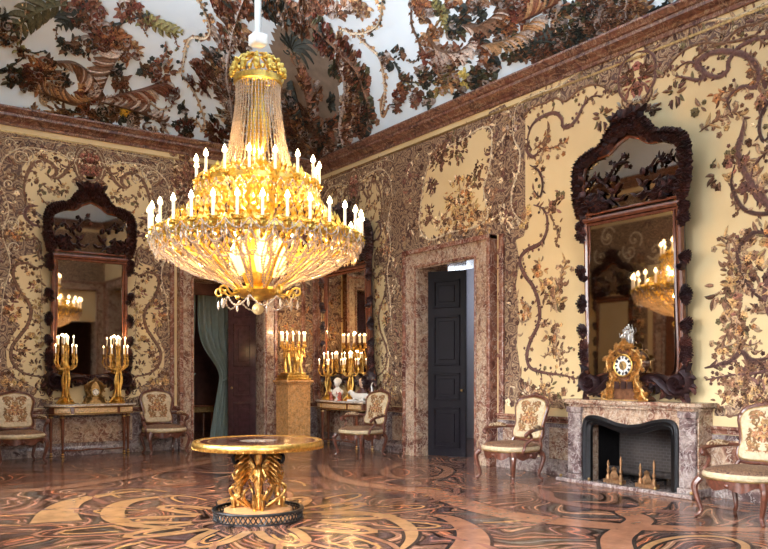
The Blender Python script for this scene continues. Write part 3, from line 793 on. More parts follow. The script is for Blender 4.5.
for (px, py, r, n, pal, s) in ((524, 311, .13, 26, [OCR, ORG, TN], .10), (540, 268, .12, 16, [OCR, ORG, TN, BR], .12), (548, 290, .15, 24, [OCR, GLD, TN, BR], .13), (556, 300, .16, 24, [OCR, TN, BR, GRN], .13), (561, 288, .10, 10, [OCR, BR], .13),
        (552, 333, .13, 18, [ORG, TN, BR, GRN], .12), (557, 352, .10, 14, [TN, BR, OCR], .11), (546, 322, .07, 8, [TN, BR], .1), (525, 217, .16, 22, [GLD, OCR, TN, BR], .12), (552, 208, .12, 14, [RSE, BR, TN], .12), (560, 195, .07, 6, [BR, GRN], .1),
        (560, 225, .05, 4, [BR], .1), (505, 214, .2, 30, [MV, BR, CRM], .13), (528, 395, .2, 40, [OCR, TN, BR, CRM], .13), (545, 395, .16, 20, [OCR, TN, BR, CRM], .12), (540, 165, .1, 10, [OCR, TN], .1), (512, 125, .12, 14, [(.4, .33, .3), TN], .1), (545, 142, .1, 10, [BR, ORG], .12)):
    u, z = uR(px, py); d.cluster(u, z, r, pal, n, s, .016, .4)
v(TRR([(541, 355), (545, 357), (549, 351)]), .02, TN, BR, LV, .05, .06, .03)
v(TRR([(548, 345), (566, 352), (570, 349)]), .02, TN, BR, LV, .05, .06, .03)
v(TRR([(555, 320), (557, 335), (556, 350), (562, 362)]), .02, TN, BR, [BR, TN, OCR], .05, .10, .04)
v(TRR([(552, 300), (560, 280), (566, 262)]), .02, TN, BR, [BR, TN, OCR], .05, .14, .05)
v(TRR([(550, 215), (558, 232), (556, 245)]), .018, BR, BR, [BR], .05, .07, .03)
u0, z0 = uR(630.4, 80); d.cluster(UCF, z0, .2, [RSE, MV, (.30, .12, .10)], 30, .13, .02, .4)
v([(UCF, z0+.33), (UCF-.24, z0+.22), (UCF-.27, z0-.1), (UCF-.1, z0-.33)], .06, MV, TN, LV, .1, .12, .05)
d.cluster(UCF-.12, z0-.42, .17, [TN, BR, (.3, .28, .25)], 30, .13, .02, .5)
d.cluster(UCF-.55, z0-.35, .12, [BR, MV, GRN], 16, .14, .02, .3)
# sprays beside the mirror outer edges (lower part)
for (px, py, r, n, s) in ((548, 392, .16, 20, .12), (565, 398, .12, 14, .1)):
    u, z = uR(px, py); d.cluster(u, z, r, [BR, TN, GRN, OCR], n, s, .016, .3)
d.fill(pillar, 60, [DK, BR, TN, MV, CRM], .12); d.fill(arch, 70, [DK, BR, TN, MV, CRM, GRN], .10)
d.build('embroidery', M['thread'], wr)
# beyond the chimney bay: a symmetrical rocaille panel (cut by the right edge of the photograph)
d = Deco(S_right, .005); d.den = .72; d.siz = .82; v = d.vine
v(TRR([(700, 132), (708, 126), (722, 118), (735, 112), (745, 118)]), .03, BR, TN, [BR, TN, OCR], .05, .15, .05)
v(TRR([(733, 116), (728, 100), (740, 88), (756, 86), (759, 72), (752, 60), (738, 53), (716, 52), (702, 58), (697, 66), (704, 72), (700, 80), (686, 78), (676, 76)]), .10, MV, TN, LV, .10, .09, .04)
v(TRR([(745, 118), (742, 135), (738, 152), (745, 172), (758, 190), (775, 212), (792, 215)]), .11, MV, TN, LV, .10, .1, .045)
v(TRR([(735, 165), (732, 185), (742, 207), (760, 214), (780, 208), (795, 180)]), .07, DK, TN, LV, .1, .08, .04)
v(TRR([(775, 240), (758, 232), (745, 240), (738, 255), (742, 272), (752, 290), (770, 305)]), .09, DK, TN, LV, .1, .12, .05)
v(TRR([(722, 237), (734, 242), (740, 256)]), .05, BR, TN, [BR, TN], .06, .14, .05)
v(TRR([(705, 368), (722, 364), (732, 360), (742, 352), (752, 360), (770, 358)]), .09, DK, TN, LV, .08, .11, .05)
v(TRR([(728, 285), (726, 300), (732, 320), (725, 338), (718, 350)]), .025, BR, BR, [BR, TN, OCR, GRN], .05, .13, .05)
v(TRR([(735, 335), (748, 345), (760, 342)]), .02, BR, BR, [BR, TN], .06, .07, .03)
v(TRR([(715, 393), (726, 396), (738, 388), (752, 380)]), .02, BR, BR, [BR, TN, OCR], .05, .1, .05)
for (px, py, r, n, pal, s) in ((722, 290, .14, 18, [OCR, TN, BR], .15), (748, 300, .22, 34, [OCR, TN, BR, RSE], .16), (735, 275, .14, 16, [OCR, TN], .14), (755, 275, .2, 24, [BR, TN, DK], .16), (748, 240, .12, 16, [OCR, TN], .12), (732, 325, .14, 20, [OCR, TN, BR], .12),
        (722, 348, .07, 8, [OCR, BR], .1), (735, 392, .18, 22, [TN, OCR, BR], .15), (755, 385, .25, 60, [OCR, TN, BR, DK], .15), (766, 400, .22, 40, [OCR, TN, BR, MV], .14), (764, 368, .2, 30, [BR, MV, DK], .15), (726, 380, .06, 5, [TN], .1),
        (752, 185, .12, 14, [BR, MV, TN], .13), (766, 165, .2, 26, [BR, OCR, TN], .14), (722, 172, .14, 14, [OCR, RSE, BR], .13), (712, 165, .06, 5, [BR, GRN], .1), (716, 185, .05, 5, [BR], .1), (765, 95, .14, 20, [MV, RSE, BR], .14), (700, 108, .08, 8, [BR, GRN], .13), (718, 96, .06, 6, [ORG, BR], .14), (745, 150, .1, 10, [BR, TN], .1)):
    u, z = uR(px, py); d.cluster(u, z, r, pal, n, s, .016, .35)
bd = TRR([(700, 52), (720, 38), (745, 32), (768, 30), (800, 26), (800, 8), (768, 12), (735, 18), (712, 30), (696, 42)])
d.fill(bd, 80, [DK, BR, TN, MV, CRM, GRN], .10)
v(TRR([(693, 60), (706, 50), (722, 44), (742, 40), (756, 36), (766, 44), (775, 40)]), .05, BR, TN, LV, .1, .09, .04)
d.build('embroidery', M['thread'], wr)
patch(S_right, [bd], M['brocade'], 'embroidery_ground', wr, .0034)
# plain bands of cloth under the cornice read as gold braid
mb = MB(); mb.box(-.012, 0, RY, -.02, 5.50, 5.53); mb.build('braid', M['gold_dull'], wr, smooth=False)
mb = MB(); mb.box(RX, -.02, -.012, 0, 5.50, 5.53); mb.build('braid', M['gold_dull'], wl, smooth=False)

# walls behind the camera, simpler embroidery of the same kind (mirrors show them)
def S_west(u, v, h): return (RX+h, -u, v)
def S_south(u, v, h): return (-u, RY+h, v)
d = Deco(S_west, .004)
patch(S_west, [[(0, 4.3), (16.1, 4.3), (16.1, 5.5), (0, 5.5)], [(.3, .9), (1.9, .9), (1.9, 4.3), (.3, 4.3)], [(6.4, .9), (8.0, .9), (8.0, 4.3), (6.4, 4.3)]], M['brocade'], 'embroidery_ground', ww)
for k in range(46):
    u = random.choice((random.uniform(.4, 1.9), random.uniform(4.5, 6.9), random.uniform(9.3, 11.7))); d.cluster(u, random.uniform(1, 5.2), .3, LV+FLW, 14, .2, .02)
for k in range(30): d.spiral(random.uniform(.3, 15), random.uniform(4.4, 5.3), .25, random.uniform(0, 6), 1.2, .06, CRM, TN)
d.build('embroidery', M['thread'], ww)
d = Deco(S_south, .004)
patch(S_south, [[(0, 4.75), (9.19, 4.75), (9.19, 5.5), (0, 5.5)], [(2.1, 3.7), (9.19, 3.7), (9.19, 4.75), (2.1, 4.75)]], M['brocade'], 'embroidery_ground', wb)
for k in range(40): d.cluster(random.choice((random.uniform(2, 4), random.uniform(6, 6.5), random.uniform(8.6, 9.0))), random.uniform(1, 5.2), .3, LV+FLW, 12, .2, .02)
d.build('embroidery', M['thread'], wb)
# ================================================================ stucco relief of the cove
RST = (.22, .095, .06); RED = (.17, .055, .042); GR = (.09, .085, .05); DGR = (.045, .05, .045); LIL = (.50, .42, .38); TNC = (.42, .26, .14); BRC = (.20, .11, .07); OLV = (.22, .19, .08)
ORC = (.33, .15, .07); CRC = (.62, .50, .36)
CLV = [GR, DGR, BRC, OLV, RST]
def finish(d, n): return d.build(n, M['stucco'], ceil)
# --- left cove
L = lambda pts: [cL(*p) for p in pts]
d = Deco(S_coveL, .012, 1.6)
def cl(px, py, r, cols, n, s, h=.05, fl=.35, asp=1, T=None):
    u, v = (T or cL)(px, py); d.cluster(u, v, r, cols, n, s, h, fl, asp)
d.shell(L([(56, 60), (75, 62), (92, 76), (105, 98)]), .25, .45, LIL, BRC, .08, 18, 1)
d.shell(L([(122, 48), (112, 62), (104, 80), (98, 98)]), .45, .3, LIL, BRC, .08, 18, 1)
d.shell(L([(105, 98), (125, 92), (145, 88), (166, 80)]), .28, .45, LIL, RST, .08, 18, 1)
d.shell(L([(100, 100), (118, 106), (140, 112), (165, 122)]), .35, .3, LIL, BRC, .08, 18, -1)
d.shell(L([(92, 100), (75, 104), (60, 98), (40, 92)]), .3, .4, TNC, BRC, .08, 16, 1)
for a in ((88, 92, .16, [RST, RED, TNC], 22, .18), (108, 36, .26, [RED, RST, ORC], 46, .18), (125, 50, .2, [RST, ORC, TNC], 26, .17), (45, 76, .3, [TNC, ORC, RST, CRC], 40, .20), (34, 72, .16, [RED, RST], 20, .15), (50, 95, .16, [CRC, TNC], 14, .18),
          (28, 88, .1, [RED, RST], 10, .13), (14, 74, .17, [DGR, GR], 22, .15), (12, 73, .06, [ORC], 6, .1), (84, 112, .25, [ORC, RST, RED], 36, .17), (162, 72, .22, [RST, RED, ORC], 30, .16), (170, 94, .14, [RED, RST], 14, .14),
          (84, 16-6, .28, [RED, RST, BRC], 34, .19), (128, 9, .2, [RED, RST], 22, .16), (146, 18, .14, [BRC, OLV], 10, .16), (116, 70, .1, [DGR], 12, .14), (120, 110, .2, [DGR, BRC], 20, .19), (147, 70, .12, [GR, DGR], 9, .16),
          (68, 45, .15, [DGR, BRC], 14, .15), (86, 46, .17, [BRC, DGR], 16, .16), (66, 80, .1, [DGR], 12, .14), (183, 125, .2, [RED, DGR], 24, .15), (182, 107, .08, [DGR], 8, .13), (8, 32, .14, [DGR, BRC], 14, .14), (0, 12, .14, [DGR], 10, .16), (40, 112, .08, [CRC], 8, .12),
          (60, 112, .16, [TNC, BRC], 14, .18), (100, 118, .2, [BRC, DGR], 16, .2), (135, 118, .22, [LIL, BRC, DGR], 20, .2), (155, 122, .2, [LIL, BRC], 16, .2), (30, 105, .14, [BRC, TNC], 10, .16), (120, 84, .16, [RST, BRC], 12, .18), (20, 48, .1, [BRC, OLV], 8, .13)):
    cl(*a)
u, v_ = cL(124, 112); d.flower(u, v_, .12, (.6, .42, .08), 8, .1)
v = d.vine
v(L([(92, -5), (83, 4), (83, 22), (95, 28), (91, 42), (88, 56)]), .045, DGR, DGR, CLV, .3, .12, .05, .03)
v(L([(95, 28), (108, 24), (120, 22), (138, 15), (150, 12)]), .04, DGR, DGR, CLV, .25, .12, .05, .03)
u, v_ = cL(66, 0); d.acanthus(u, v_, math.atan2(-.85, .62), 1.15, .34, GR, -.8, .05, 7)
u, v_ = cL(80, 4); d.acanthus(u, v_, -1.1, .5, .3, DGR, .3, .05, 5)
u, v_ = cL(150, 17); d.acanthus(u, v_, .1+PI, .6, .22, OLV, -.9, .05, 5)
v(L([(58, 24), (56, 34), (59, 42)]), .015, BRC, BRC, CLV, .05, .04, .03)
v(L([(42, 8), (48, 2), (54, -3)]), .015, BRC, BRC, CLV, .05, .04, .03)
v(L([(150, 18), (166, 26), (174, 36), (178, 48)]), .02, RST, BRC, CLV, .05, .06, .03)
v(L([(140, 22), (147, 36)]), .02, RST, BRC, CLV, .05, .05, .03)
v(L([(26, 0), (25, 12), (21, 24), (19, 38), (4, 46)]), .05, CRC, BRC, [BRC, TNC, DGR], .07, .07, .04, .03)
v(L([(-5, 70), (20, 60), (24, 50), (34, 52), (44, 50)]), .025, DGR, DGR, CLV, .14, .09, .05, .03)
v(L([(0, 84), (14, 82), (30, 76)]), .025, DGR, DGR, CLV, .14, .09, .05, .03)
v(L([(42, 120), (52, 112), (66, 108), (80, 112)]), .05, DGR, DGR, CLV, .09, .1, .05, .03)
v(L([(165, 40), (166, 52), (158, 62), (150, 62)]), .04, RST, BRC, [RED, DGR], .07, .12, .06, .03)
v(L([(94, 112), (106, 116), (112, 128), (130, 132), (160, 140)]), .07, DGR, BRC, CLV, .09, .12, .05, .04)
v(L([(130, 96), (146, 100), (160, 108), (172, 106)]), .05, CRC, BRC, [BRC, RST], .09, .08, .04, .04)
# garlands of the pier band
v(L([(196, -6), (203, 8), (210, 26), (205, 37), (192, 36), (186, 44), (183, 60), (180, 72)]), .06, CRC, BRC, [BRC, TNC, DGR], .06, .07, .045, .03)
v(L([(200, 40), (210, 32), (208, 14)]), .05, RST, BRC, [RST], .3, .05, .045, .03)
v(L([(180, 72), (190, 86), (198, 100), (204, 118), (203, 128), (196, 120), (184, 116)]), .05, CRC, BRC, [BRC, TNC, DGR], .06, .07, .045, .03)
v(L([(205, 80), (196, 90), (190, 80)]), .03, BRC, BRC, [RST, DGR], .08, .08, .045, .03)
finish(d, 'stucco_relief')
# --- corner cartouche, both sides of the mitre
d = Deco(S_coveM, .012, 1.5); T = cM; Mx = lambda pts: [cM(*p) for p in pts]
ground = Mx([(292, 4), (304, 20), (318, 34), (330, 52), (337, 70), (340, 92), (340, 120), (338, 150), (322, 164), (302, 156), (285, 150), (277, 120), (270, 90), (268, 60), (274, 30), (280, 12)])
def _grid_ground():
    m2 = Deco(S_coveM, .012, 1.0)
    xs = [p[0] for p in ground]; ys = [p[1] for p in ground]; st = .09
    nx = int((max(xs)-min(xs))/st)+1; ny = int((max(ys)-min(ys))/st)+1
    for i in range(nx):
        for j in range(ny):
            x = min(xs)+i*st; y = min(ys)+j*st
            if inside(x+st/2, y+st/2, ground): m2.poly([(x, y), (x+st, y), (x+st, y+st), (x, y+st)], (1, 1, 1))
    return m2.build('cartouche_ground', simple('warm_brown_stucco_ground', (.20, .145, .105), .7, mott=.2, scale=5), ceil, smooth=False)
_grid_ground()
d.vine(Mx([(284, -6), (300, 10), (316, 24), (330, 38), (344, 52), (358, 68), (366, 88), (372, 110), (370, 130)]), .16, BRC, RST, [DGR, GR, RST, RED, BRC], .06, .19, .09, .07)
d.vine(Mx([(340, 60), (346, 80), (346, 100), (342, 125), (346, 146)]), .12, LIL, BRC, [DGR, GR, RST, LIL], .07, .17, .09, .07)
for (px, py, r, cols, n, s) in ((325, 38, .25, [RED, RST, DGR], 40, .18), (344, 56, .25, [RED, RST, BRC], 40, .18), (300, 16, .3, [DGR, BRC, RST], 40, .19), (360, 84, .24, [DGR, RST, GR], 40, .17), (352, 104, .28, [RST, LIL, BRC, TNC], 44, .18), (366, 106, .2, [DGR, GR, RED], 34, .16),
        (362, 124, .24, [DGR, RST, BRC], 40, .17), (348, 132, .24, [BRC, RST, LIL], 34, .17), (342, 152, .2, [RST, DGR], 24, .16), (278, 10, .24, [DGR, BRC], 30, .2), (262, 2, .3, [DGR, RST, BRC], 40, .2), (352, 72, .2, [LIL, BRC, RST], 24, .17), (336, 70, .12, [DGR, GR], 14, .16), (332, 100, .1, [DGR], 10, .16), (372, 118, .12, [DGR, GR], 16, .14)):
    cl(px, py, r, cols, n, s, .07, .4, 1, cM)
# the exotic bird-like plume and foliage in the cartouche, the seated figure group below
d.fill(Mx([(285, 40), (300, 34), (304, 60), (288, 62)]), 260, [DGR, GR, BRC], .18)
for (a, L_) in ((-.3, .9), (-.55, 1.0), (-.8, .9), (-1.1, .75), (.3, .4), (.8, .35), (1.4, .4), (2.0, .35), (2.6, .3)):
    u, v_ = cM(292, 46); d.leaf(u, v_, a, L_*.8, .11, jit(DGR, .3), -.8, .05, n=8)
d.shell(Mx([(300, 62), (306, 85), (312, 110), (318, 140)]), .28, .35, RST, BRC, .08, 16, 1)
d.shell(Mx([(292, 80), (298, 105), (306, 135)]), .28, .35, BRC, DGR, .08, 14, -1)
for (px, py, r, cols, n, s) in ((292, 118, .22, [TNC, RST, ORC], 26, .17), (300, 140, .32, [BRC, TNC, RST], 40, .2), (322, 140, .32, [BRC, RST, DGR], 44, .2), (312, 118, .25, [BRC, RST, DGR], 30, .2), (286, 100, .2, [BRC, DGR], 22, .18), (304, 80, .16, [RST, TNC], 16, .16), (286, 136, .25, [BRC, DGR, RST], 30, .18), (318, 92, .14, [BRC], 14, .17), (332, 130, .2, [BRC, RST, DGR], 26, .17), (330, 152, .22, [BRC, RST], 26, .17)):
    cl(px, py, r, cols, n, s, .08, .25, 1, cM)
# left side of the frame
for (px, py, r, cols, n, s) in ((222, 6, .16, [RST, RED, BRC], 20, .16), (240, 4, .2, [RST, BRC, DGR], 24, .17), (236, 24, .2, [TNC, RST, BRC], 26, .17), (224, 38, .18, [RST, LIL, BRC], 22, .17), (238, 40, .14, [LIL, BRC], 14, .16), (212, 54, .15, [DGR, BRC], 18, .16), (205, 72, .2, [RST, BRC, RED], 32, .16), (220, 68, .16, [RST, TNC], 22, .16), (190, 80, .07, [RED], 8, .11), (206, 88, .1, [RED, RST], 12, .13),
        (222, 86, .2, [LIL, BRC, RST], 24, .18), (230, 100, .22, [LIL, BRC], 26, .18), (228, 118, .18, [CRC, TNC, BRC], 18, .17), (236, 125, .16, [BRC, DGR], 16, .16), (218, 132, .2, [RST, RED, BRC], 34, .16), (214, 120, .06, [DGR], 8, .12), (240, 70, .2, [BRC, DGR], 20, .17), (246, 90, .22, [BRC, DGR, RST], 26, .18), (246, 112, .22, [BRC, RST], 26, .18), (240, 140, .24, [BRC, RST, RED], 34, .17), (268, 125, .3, [BRC, DGR, RST], 40, .18), (262, 140, .3, [BRC, RST], 34, .18)):
    cl(px, py, r, cols, n, s, .07, .35, 1, cM)
d.vine(Mx([(244, -8), (236, 14), (230, 40), (226, 70), (230, 100), (232, 130), (240, 150)]), .12, LIL, BRC, [DGR, GR, RST, BRC], .08, .17, .08, .07)
finish(d, 'stucco_relief')
# --- right cove
d = Deco(S_coveR, .012, 1.6); R_ = lambda pts: [cR(*p) for p in pts]
v = d.vine
def c2(*a): cl(*a, T=cR)
d.shell(R_([(432, 34), (444, 48), (462, 50), (476, 38)]), .3, .3, LIL, BRC, .08, 16, -1)
d.shell(R_([(466, 22), (480, 24), (494, 16), (502, 6)]), .3, .3, LIL, BRC, .08, 16, -1)
d.shell(R_([(486, 44), (508, 40), (526, 30), (540, 16)]), .28, .36, LIL, TNC, .08, 22, -1)
d.shell(R_([(520, 22), (540, 12), (560, 2)]), .3, .3, TNC, RST, .08, 14, 1)
for a in ((432, 40, .16, [TNC, ORC, BRC], 20, .16), (444, 58, .2, [LIL, BRC, RST], 26, .16), (460, 52, .18, [BRC, RST], 22, .16), (429, 56, .12, [RED, RST], 14, .13), (437, 28, .1, [TNC, ORC], 10, .14), (456, 26, .17, [DGR, GR], 24, .14), (466, 14, .12, [DGR, BRC], 14, .13), (480, 14, .12, [DGR], 12, .12),
          (482, 38, .15, [DGR, RST], 18, .15), (486, 54, .16, [RST, ORC], 20, .14), (494, 62, .12, [BRC, DGR], 12, .16), (508, 24, .14, [ORC, RST], 20, .15), (500, 30, .14, [DGR, BRC], 16, .14), (520, 8, .2, [RED, RST], 30, .15), (505, 4, .14, [DGR, BRC, RST], 18, .14), (530, 36, .12, [TNC, LIL], 12, .15),
          (515, 48, .2, [DGR, GR], 26, .15), (525, 50, .14, [DGR, BRC], 14, .14), (545, 45, .22, [DGR, BRC, RST], 40, .15), (558, 44, .2, [DGR, RST], 34, .15), (538, 52, .14, [RST], 14, .13), (575, 22, .28, [DGR, BRC, GR], 50, .17), (578, 38, .18, [DGR], 24, .15), (560, 16, .14, [LIL, TNC], 14, .16), (555, 4, .18, [RST, DGR], 26, .16),
          (598, 14, .24, [DGR, BRC, LIL, RST], 40, .17), (604, 26, .2, [BRC, LIL, DGR], 26, .16), (620, 18, .24, [TNC, BRC, RST], 34, .17), (632, 10, .18, [TNC, RST], 20, .16), (590, 2, .2, [DGR, RST], 24, .16), (618, 2, .2, [BRC, DGR], 20, .16), (640, 4, .14, [TNC, BRC], 14, .15),
          (450, 76, .2, [OLV, TNC, BRC], 26, .15), (464, 78, .12, [(.55, .45, .15)], 8, .14), (478, 76, .18, [GR, DGR, BRC], 22, .15), (490, 76, .14, [GR, DGR], 14, .14), (440, 86, .15, [TNC, OLV], 14, .14), (425, 76, .18, [DGR, BRC, GR], 24, .13), (402, 92, .16, [RST, ORC, RED], 22, .13), (418, 96, .15, [RST, BRC, RED], 22, .13), (430, 98, .13, [DGR, GR], 16, .12), (398, 104, .12, [DGR, RST], 14, .12), (408, 82, .14, [GR, BRC], 14, .12), (440, 68, .14, [DGR, BRC], 14, .13), (460, 90, .14, [BRC, DGR], 12, .14),
          (423, 4, .17, [RST, ORC], 24, .15), (424, 14, .08, [TNC, BRC], 8, .16), (442, 6, .1, [OLV, GR], 10, .15), (452, 0, .12, [RST, ORC], 14, .13), (476, 4, .08, [BRC, RST], 8, .14), (484, 0, .06, [BRC], 6, .13), (386, 56, .1, [DGR, BRC], 10, .13), (400, 52, .1, [DGR, BRC], 9, .12), (390, 66, .07, [DGR], 7, .12), (356, 4, .2, [RST, TNC, BRC], 24, .16), (320, 2, .2, [RST, BRC], 26, .17), (336, 8, .16, [RST, LIL, BRC], 18, .16)):
    c2(*a)
v(R_([(412, 2), (412, 18), (414, 28), (420, 40), (421, 52), (416, 61), (408, 59)]), .022, BRC, DGR, [BRC, DGR], .06, .05, .03, .03)
v(R_([(424, 8), (426, 18), (428, 22)]), .05, TNC, RST, CLV, .08, .08, .04, .03)
u, v_ = cR(443, 6); d.acanthus(u, v_, -2.0, .4, .16, OLV, .4, .05, 5)
v(R_([(383, -6), (382, 10), (378, 24), (366, 31), (354, 32), (344, 28), (340, 34)]), .05, CRC, BRC, [BRC, TNC, DGR], .06, .07, .045, .03)
v(R_([(358, 34), (368, 44), (380, 56), (384, 72), (386, 92), (383, 112)]), .05, CRC, BRC, [BRC, TNC, DGR], .06, .07, .045, .03)
v(R_([(386, 90), (382, 102), (384, 116), (390, 104)]), .05, TNC, RST, [RST], .2, .05, .045, .03)
v(R_([(395, 60), (400, 70), (404, 80), (430, 82), (450, 80)]), .03, DGR, DGR, CLV, .09, .09, .045, .03)
v(R_([(436, 84), (448, 78), (458, 64), (468, 60)]), .03, DGR, DGR, CLV, .09, .09, .045, .03)
u, v_ = cR(560, 44); d.acanthus(u, v_, 2.9, .7, .34, DGR, .7, .06, 7)
v(R_([(566, 58), (590, 46), (620, 36), (650, 20), (672, 4)]), .04, BRC, DGR, [LIL, BRC], .12, .06, .04, .03)
v(R_([(648, 8), (664, 4), (680, -4)]), .03, DGR, DGR, [DGR], .06, .08, .04, .03)
finish(d, 'stucco_relief')
# ================================================================ furniture
M['uphol'] = brocade('flowered_silk_upholstery', (.16, .08, .04), (.36, .22, .11), (.74, .64, .46), 6.5)
M['seat_cloth'] = brocade('brown_flowered_seat_silk', (.08, .036, .025), (.20, .10, .055), (.32, .20, .11), 12)
M['seat_border'] = simple('cream_silk_border', (.55, .44, .28), .55, mott=.25, scale=25)
M['chair_wood'] = simple('red_brown_carved_wood', (.12, .040, .024), .3, mott=.45, scale=25, coat=.3)
def superell(w, d, n=28, p=2.6):
    o = []
    for i in range(n):
        a = 2*PI*i/n; c, s_ = math.cos(a), math.sin(a)
        o.append((w*abs(c)**(2/p)*(1 if c > 0 else -1), d*abs(s_)**(2/p)*(1 if s_ > 0 else -1)))
    return o
def loft(mb, rings):
    n = len(rings[0]); vs = [p for r in rings for p in r]
    fs = [(j*n+i, j*n+(i+1) % n, (j+1)*n+(i+1) % n, (j+1)*n+i) for j in range(len(rings)-1) for i in range(n)]
    fs.append(tuple(reversed(range(n)))); fs.append(tuple((len(rings)-1)*n+i for i in range(n)))
    mb.add(vs, fs); return mb
def make_armchair():
    t = thing('armchair', (0, 0, 0)); t.scale = (1.15, 1.10, 1.06)
    def seat_out(k, z, dz=0):
        o = []
        for i in range(36):
            a = 2*PI*i/36; c, s_ = math.cos(a), math.sin(a)
            x = .335*abs(c)**.75*(1 if c > 0 else -1); y = .30*abs(s_)**.75*(1 if s_ > 0 else -1)
            x *= 1-.12*(y+.3)/.6                               # narrower at the back
            if y < 0: y *= 1+.10*math.cos(x/.335*PI/2)          # serpentine front
            o.append((x*k, y*k, z))
        return o
    loft(MB(), [seat_out(.98, .385), seat_out(1.03, .40), seat_out(1.04, .425), seat_out(1.0, .445)]).build('seat_border', M['seat_border'], t)
    loft(MB(), [seat_out(1.0, .44), seat_out(.97, .455), seat_out(.85, .475), seat_out(.6, .49), seat_out(.2, .497)]).build('seat', M['seat_cloth'], t)
    # rail with a dipping apron
    mb = MB(); vs = []; n = 48
    for z in (0, 1):
        for i in range(n):
            o = seat_out(.985 if z else .95, 0); a = i/n*36; i0 = int(a) % 36; f = a-int(a); p, q = o[i0], o[(i0+1) % 36]
            x, y = p[0]*(1-f)+q[0]*f, p[1]*(1-f)+q[1]*f
            ang = math.atan2(y, x); dip = .03*abs(math.cos(2*ang))
            vs.append((x, y, .388 if z else .318-dip+.02*math.cos(8*ang)))
    inner = [(v[0]*.9, v[1]*.9, v[2]+.005) for v in vs]
    mb.add(vs, [(i, (i+1) % n, n+(i+1) % n, n+i) for i in range(n)])
    mb.add(inner, [(n+i, n+(i+1) % n, (i+1) % n, i) for i in range(n)])
    mb.add(vs[:n]+inner[:n], [((i+1) % n, i, n+i, n+(i+1) % n) for i in range(n)])
    for a in (-PI/2, 0, PI): mb.ball((math.cos(a)*.315, math.sin(a)*.305, .335), .03, 8)
    mb.build('seat_rail', M['chair_wood'], t)
    g = MB(); g.tube([(p[0]*.985, p[1]*.985, .385) for p in seat_out(1.03, 0)], .008, 5, True); g.build('gilt_bead', M['gold_dull'], t)
    # back: cartouche leaning backwards
    def B(x, h, dy=0): return (x, .27+.16*(h/.68)+.05*(x/.3)**2*-1+dy, .40+h)
    half = [(0, .105), (.12, .10), (.215, .12), (.235, .20), (.215, .30), (.235, .42), (.255, .52), (.22, .605), (.13, .645), (0, .67)]
    outl = cat2(half, 4)[:-1]+[(0, .67)]
    loop = outl+[(-x, z) for x, z in reversed(outl[1:-1])]
    cxy = (0, .39)
    def padface(dy0, dy1, k0, nm, mt):
        mb = MB(); ks = [1, .93, .7, .4, .08]; dys = [0, .6, .85, .96, 1]
        rings = []
        for k, d_ in zip(ks, dys): rings.append([B(x*k*k0, (cxy[1]+(z-cxy[1])*k*k0), dy0+(dy1-dy0)*d_) for x, z in loop])
        loft(mb, rings); return mb.build(nm, mt, t)
    bk = padface(-.01, -.055, .95, 'backrest', M['seat_border'])
    def Sb(u, v, h):
        k = min(1, max(abs(u)/.215, abs(v-.39)/.27)); f = 1-max(0, (k-.25)/.75)**2.2*.9
        p = B(u, v, -.01-.045*f-.004-h); return p
    dd = Deco(Sb, 0, .4); dd.mir = 0.0; dd.den = 1; dd.siz = 1
    b1 = (.20, .11, .05); b2 = (.36, .22, .10); b3 = (.28, .13, .07)
    dd.cluster(0, .39, .055, [b2, b3], 16, .05, .01, .5)
    for (x_, z_, r_, a_) in ((.10, .50, .06, 0), (.12, .30, .055, 2), (.05, .58, .04, 1), (.15, .40, .04, 3), (.05, .20, .045, 4)): dd.spiral(x_, z_, r_, a_, 1.3, .020, b1, b2, 1, .008)
    dd.ribbon([(.02, .16), (.15, .19), (.18, .28), (.12, .38), (.18, .48), (.15, .57), (.03, .62)], .016, b1, b2, .008)
    for k in range(110): dd.leaf(random.uniform(.01, .18), random.uniform(.16, .60), random.uniform(0, 6.28), .055, .02, jit(random.choice((b1, b2, b3)), .3), random.uniform(-1.5, 1.5), .008)
    dd.build('embroidery', M['thread'], bk)
    _ = (0); padface(.0, .03, .95, 'back_lining', M['seat_cloth'])
    fr = MB(); pts = [B(x, z) for x, z in loop]; fr.tube(pts, .024, 8, True)
    for x, z, r in ((0, .69, .042), (.05, .68, .026), (-.05, .68, .026), (.10, .665, .022), (-.10, .665, .022), (.245, .56, .028), (-.245, .56, .028), (0, .10, .03)): fr.ball(B(x, z, -.008), r, 8, .7)
    for s in (-1, 1): fr.tube([B(s*.20, .14), B(s*.235, .06), B(s*.245, -.03)], [.022, .024, .026], 8)
    fr.build('back_frame', M['chair_wood'], t)
    gl = MB(); gl.tube([B(x*.93, .39+(z-.39)*.93, -.022) for x, z in loop], .007, 5, True); gl.build('gilt_bead', M['gold_dull'], t)
    for s in (-1, 1):
        a = MB()
        arm = catmull([(s*.225, .30, .66), (s*.29, .18, .665), (s*.345, .02, .655), (s*.365, -.08, .635), (s*.35, -.125, .60), (s*.33, -.10, .575)], 5)
        a.tube(arm, [.018+.006*math.sin(PI*i/(len(arm)-1)) for i in range(len(arm))], 8)
        a.tube(catmull([(s*.355, -.07, .625), (s*.34, -.02, .55), (s*.315, -.09, .48), (s*.325, -.13, .42), (s*.31, -.14, .37)], 5), .019, 8)
        a.ball((s*.345, -.11, .60), .028, 8)
        arm_o = a.build('armrest', M['chair_wood'], t)
        pd = MB(); pd.tube(catmull([(s*.28, .20, .675), (s*.325, .08, .69), (s*.352, -.03, .672)], 4), [.012, .026, .028, .030, .030, .028, .026, .022, .010], 8); pd.build('arm_pad', M['uphol'], arm_o)
